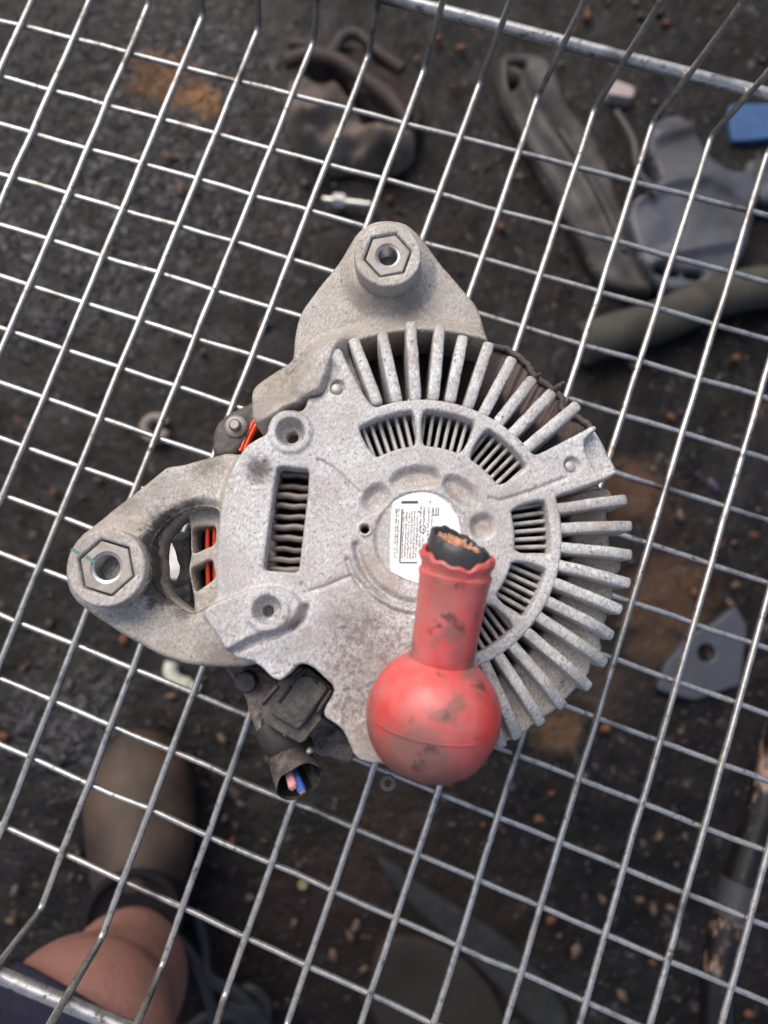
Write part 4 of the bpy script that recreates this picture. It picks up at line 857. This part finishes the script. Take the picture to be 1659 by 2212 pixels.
def which(k):
    u, v, c = spots[k]; best = None
    for nm_, a, b in MARKS:
        d = sorted(math.hypot(x - a, y - b) for x, y, cc in spots if cc == c); me_ = math.hypot(u - a, v - b); r_ = d.index(me_)
        if best is None or (r_, me_) < best[:2]: best = (r_, me_, nm_)
    return ORD[min(best[0], 7)] + ' ' + best[2]
for k, (u, v, c) in enumerate(spots):
    nm, lb, ct, gr = LBL[c]; lb = lb + ', ' + which(k); o = bpy.data.objects.new(nm, tmpl[(c, k % 4)]); COL.objects.link(o)
    o.location = V(P(u, v, ZT0 + .002)); s_ = rng.uniform(.45, .95); o.scale = (s_, s_, 1); o.rotation_euler = (rng.uniform(-.2, .2), rng.uniform(-.2, .2), rng.uniform(0, 6.3))
    tag(o, lb, ct, gr)
# uncountable grit
gv, gf, gm = [], [], []
ico = [(0, 0, 1), (.89, 0, .45), (.28, .85, .45), (-.72, .53, .45), (-.72, -.53, .45), (.28, -.85, .45), (0, 0, -1)]
for k in range(2600):
    u, v = rng.uniform(-150, 1810), rng.uniform(-150, 2360); p_ = P(u, v, ZG + .003); r_ = float(np.exp(rng.normal(-6.25, .42))); b0 = len(gv)
    for a in ico: gv.append((p_[0] + a[0] * r_ * rng.uniform(.7, 1.3), p_[1] + a[1] * r_ * rng.uniform(.7, 1.3), p_[2] + a[2] * r_ * .6))
    mi = rng.choice(4, p=[.35, .3, .2, .15])
    for i in range(5): gf.append((b0, b0 + 1 + i, b0 + 1 + (i + 1) % 5)); gf.append((b0 + 6, b0 + 1 + (i + 1) % 5, b0 + 1 + i)); gm += [mi, mi]
me = mesh(gv, gf)
for mm in (flat_mat('grit_dark', (.018, .016, .015), .5), flat_mat('grit_brown', (.045, .03, .024), .6), flat_mat('grit_grey', (.085, .08, .075), .6), flat_mat('grit_rust', (.10, .05, .028), .6)): me.materials.append(mm)
me.polygons.foreach_set('material_index', gm)
tag(link('gravel', me, None), 'loose dark grit scattered over the wet ground', kind='stuff')

# ================================================================== PERSON: one leg under the basket
def loft(name, path, radii, mat, parent, seg=36, flat=None, capend=(True, True), tilt=None, n=6):
    """smooth limb: path points, (rx, ry) per point; closed ends rounded"""
    pr = spline([list(p) + list(r) for p, r in zip(path, radii)], n); pts = [Vector(q[:3]) for q in pr]; vs, fs = [], []; N = len(pts); up = None
    for i in range(N):
        t = (pts[min(i + 1, N - 1)] - pts[max(i - 1, 0)]).normalized()
        if up is None: up = (Vector((1, .35, 0)) - t * t.dot(Vector((1, .35, 0)))).normalized()
        a = (up - t * up.dot(t)).normalized(); up = a; b = t.cross(a)
        for k in range(seg):
            q_ = 2 * math.pi * k / seg; vs.append(pts[i] + a * (pr[i][3] * math.cos(q_)) + b * (pr[i][4] * math.sin(q_)))
    for i in range(N - 1):
        for k in range(seg): fs.append((i * seg + k, i * seg + (k + 1) % seg, (i + 1) * seg + (k + 1) % seg, (i + 1) * seg + k))
    if capend[0]: fs.append(tuple(range(seg))[::-1])
    if capend[1]: fs.append(tuple((N - 1) * seg + k for k in range(seg)))
    return link(name, mesh(vs, fs), mat, parent)
def skin_mat():
    n = NB('skin'); a = n.noise(30, 3); f = n.noise(500, 4, .6)
    c = n.mix(a, (.235, .115, .095), (.32, .17, .14)); c = n.mix(n.ramp(f, [(.35, .3), (.6, 0)]), c, (.32, .12, .085))
    return n.fin(c, .5, 0, n.bump(f, .0004, .5, n.bump(n.noise(60, 4, .6), .003, .6)), Subsurface_Weight=.1)
foot = P(285, 1800, -.46)
person = thing('person', 'person in navy shorts and tan boot, bare knee below the basket corner', 'person', (foot[0], foot[1], ZG))
knee = P(165, 2178, -.205); ankle = P(282, 2060, -.38); calf = P(268, 2120, -.29); hip = P(-90, 2850, -.12); mid = P(95, 2380, -.165); kt = P(185, 2228, -.185)
loft('body', [ankle + np.array([0, 0, -.035]), ankle, calf, P(238, 2142, -.240), knee, kt, mid, hip], [(.034, .036), (.036, .038), (.047, .050), (.042, .041), (.048, .044), (.056, .052), (.066, .066), (.088, .088)], skin_mat(), person)
M_SH = flat_mat('navy_cloth', (.018, .018, .035), .85, (.03, .028, .045), .4, 60, spec=.2)
sd_ = kt - np.array(mid); sd_ /= np.linalg.norm(sd_)
loft('shorts', [mid + (kt - mid) * 1.30, mid + (kt - mid) * .7, mid, mid + (hip - mid) * .5, hip], [(.058, .060), (.066, .066), (.082, .080), (.094, .092), (.105, .10)], M_SH, person, capend=(False, True))
loft('hem', [mid + (kt - mid) * 1.34, mid + (kt - mid) * 1.32, mid + (kt - mid) * 1.20, mid + (kt - mid) * 1.18], [(.0555, .0575), (.0595, .0615), (.0610, .0630), (.0580, .060)], M_SH, person, capend=(False, False), n=3)
def bootm():
    n = NB('tan_leather'); a = n.noise(22, 4, .6); f = n.noise(240, 4, .6)
    c = n.mix(n.ramp(a, [(.35, 0), (.65, 1)]), (.014, .009, .007), (.062, .038, .024)); c = n.mix(n.ramp(f, [(.35, .5), (.6, 0)]), c, (.06, .035, .02))
    return n.fin(c, .65, 0, n.bump(f, .001, .6))
zf = ZG + .045
shoe = loft('shoe', [P(292, 1608, zf - .006), P(293, 1620, zf), P(295, 1665, zf + .004), P(300, 1720, zf + .010), P(305, 1800, zf + .022), P(305, 1870, zf + .026), P(300, 1935, zf + .020), P(300, 2080, zf + .010), P(300, 2150, zf + .0)],
            [(.018, .012), (.034, .026), (.048, .036), (.052, .042), (.050, .050), (.046, .056), (.040, .040), (.038, .036), (.030, .03)], bootm(), person)
sole = chaikin(PL([(290, 1598), (345, 1618), (388, 1660), (396, 1760), (388, 1880), (380, 2000), (365, 2120), (300, 2170), (235, 2120), (222, 2000), (208, 1880), (198, 1760), (212, 1680), (240, 1620)], ZG + .02), 2)
plate('shoe_sole', sole, [], ZG + .002, ZG + .026, M_CABLE, person, bevel=.004)
cc = P(280, 1996, -.372)
lathe('shoe_collar', cc + np.array([0, .0, -.03]), (.05, .12, 1), [(-.02, .040), (.010, .042), (.026, .043), (.034, .042), (.036, .0375), (.031, .034), (.029, .030), (.029, 1e-5)], flat_mat('collar_black', (.006, .006, .009), .8, (.02, .018, .018), .3, 30, spec=.2), person, 32)
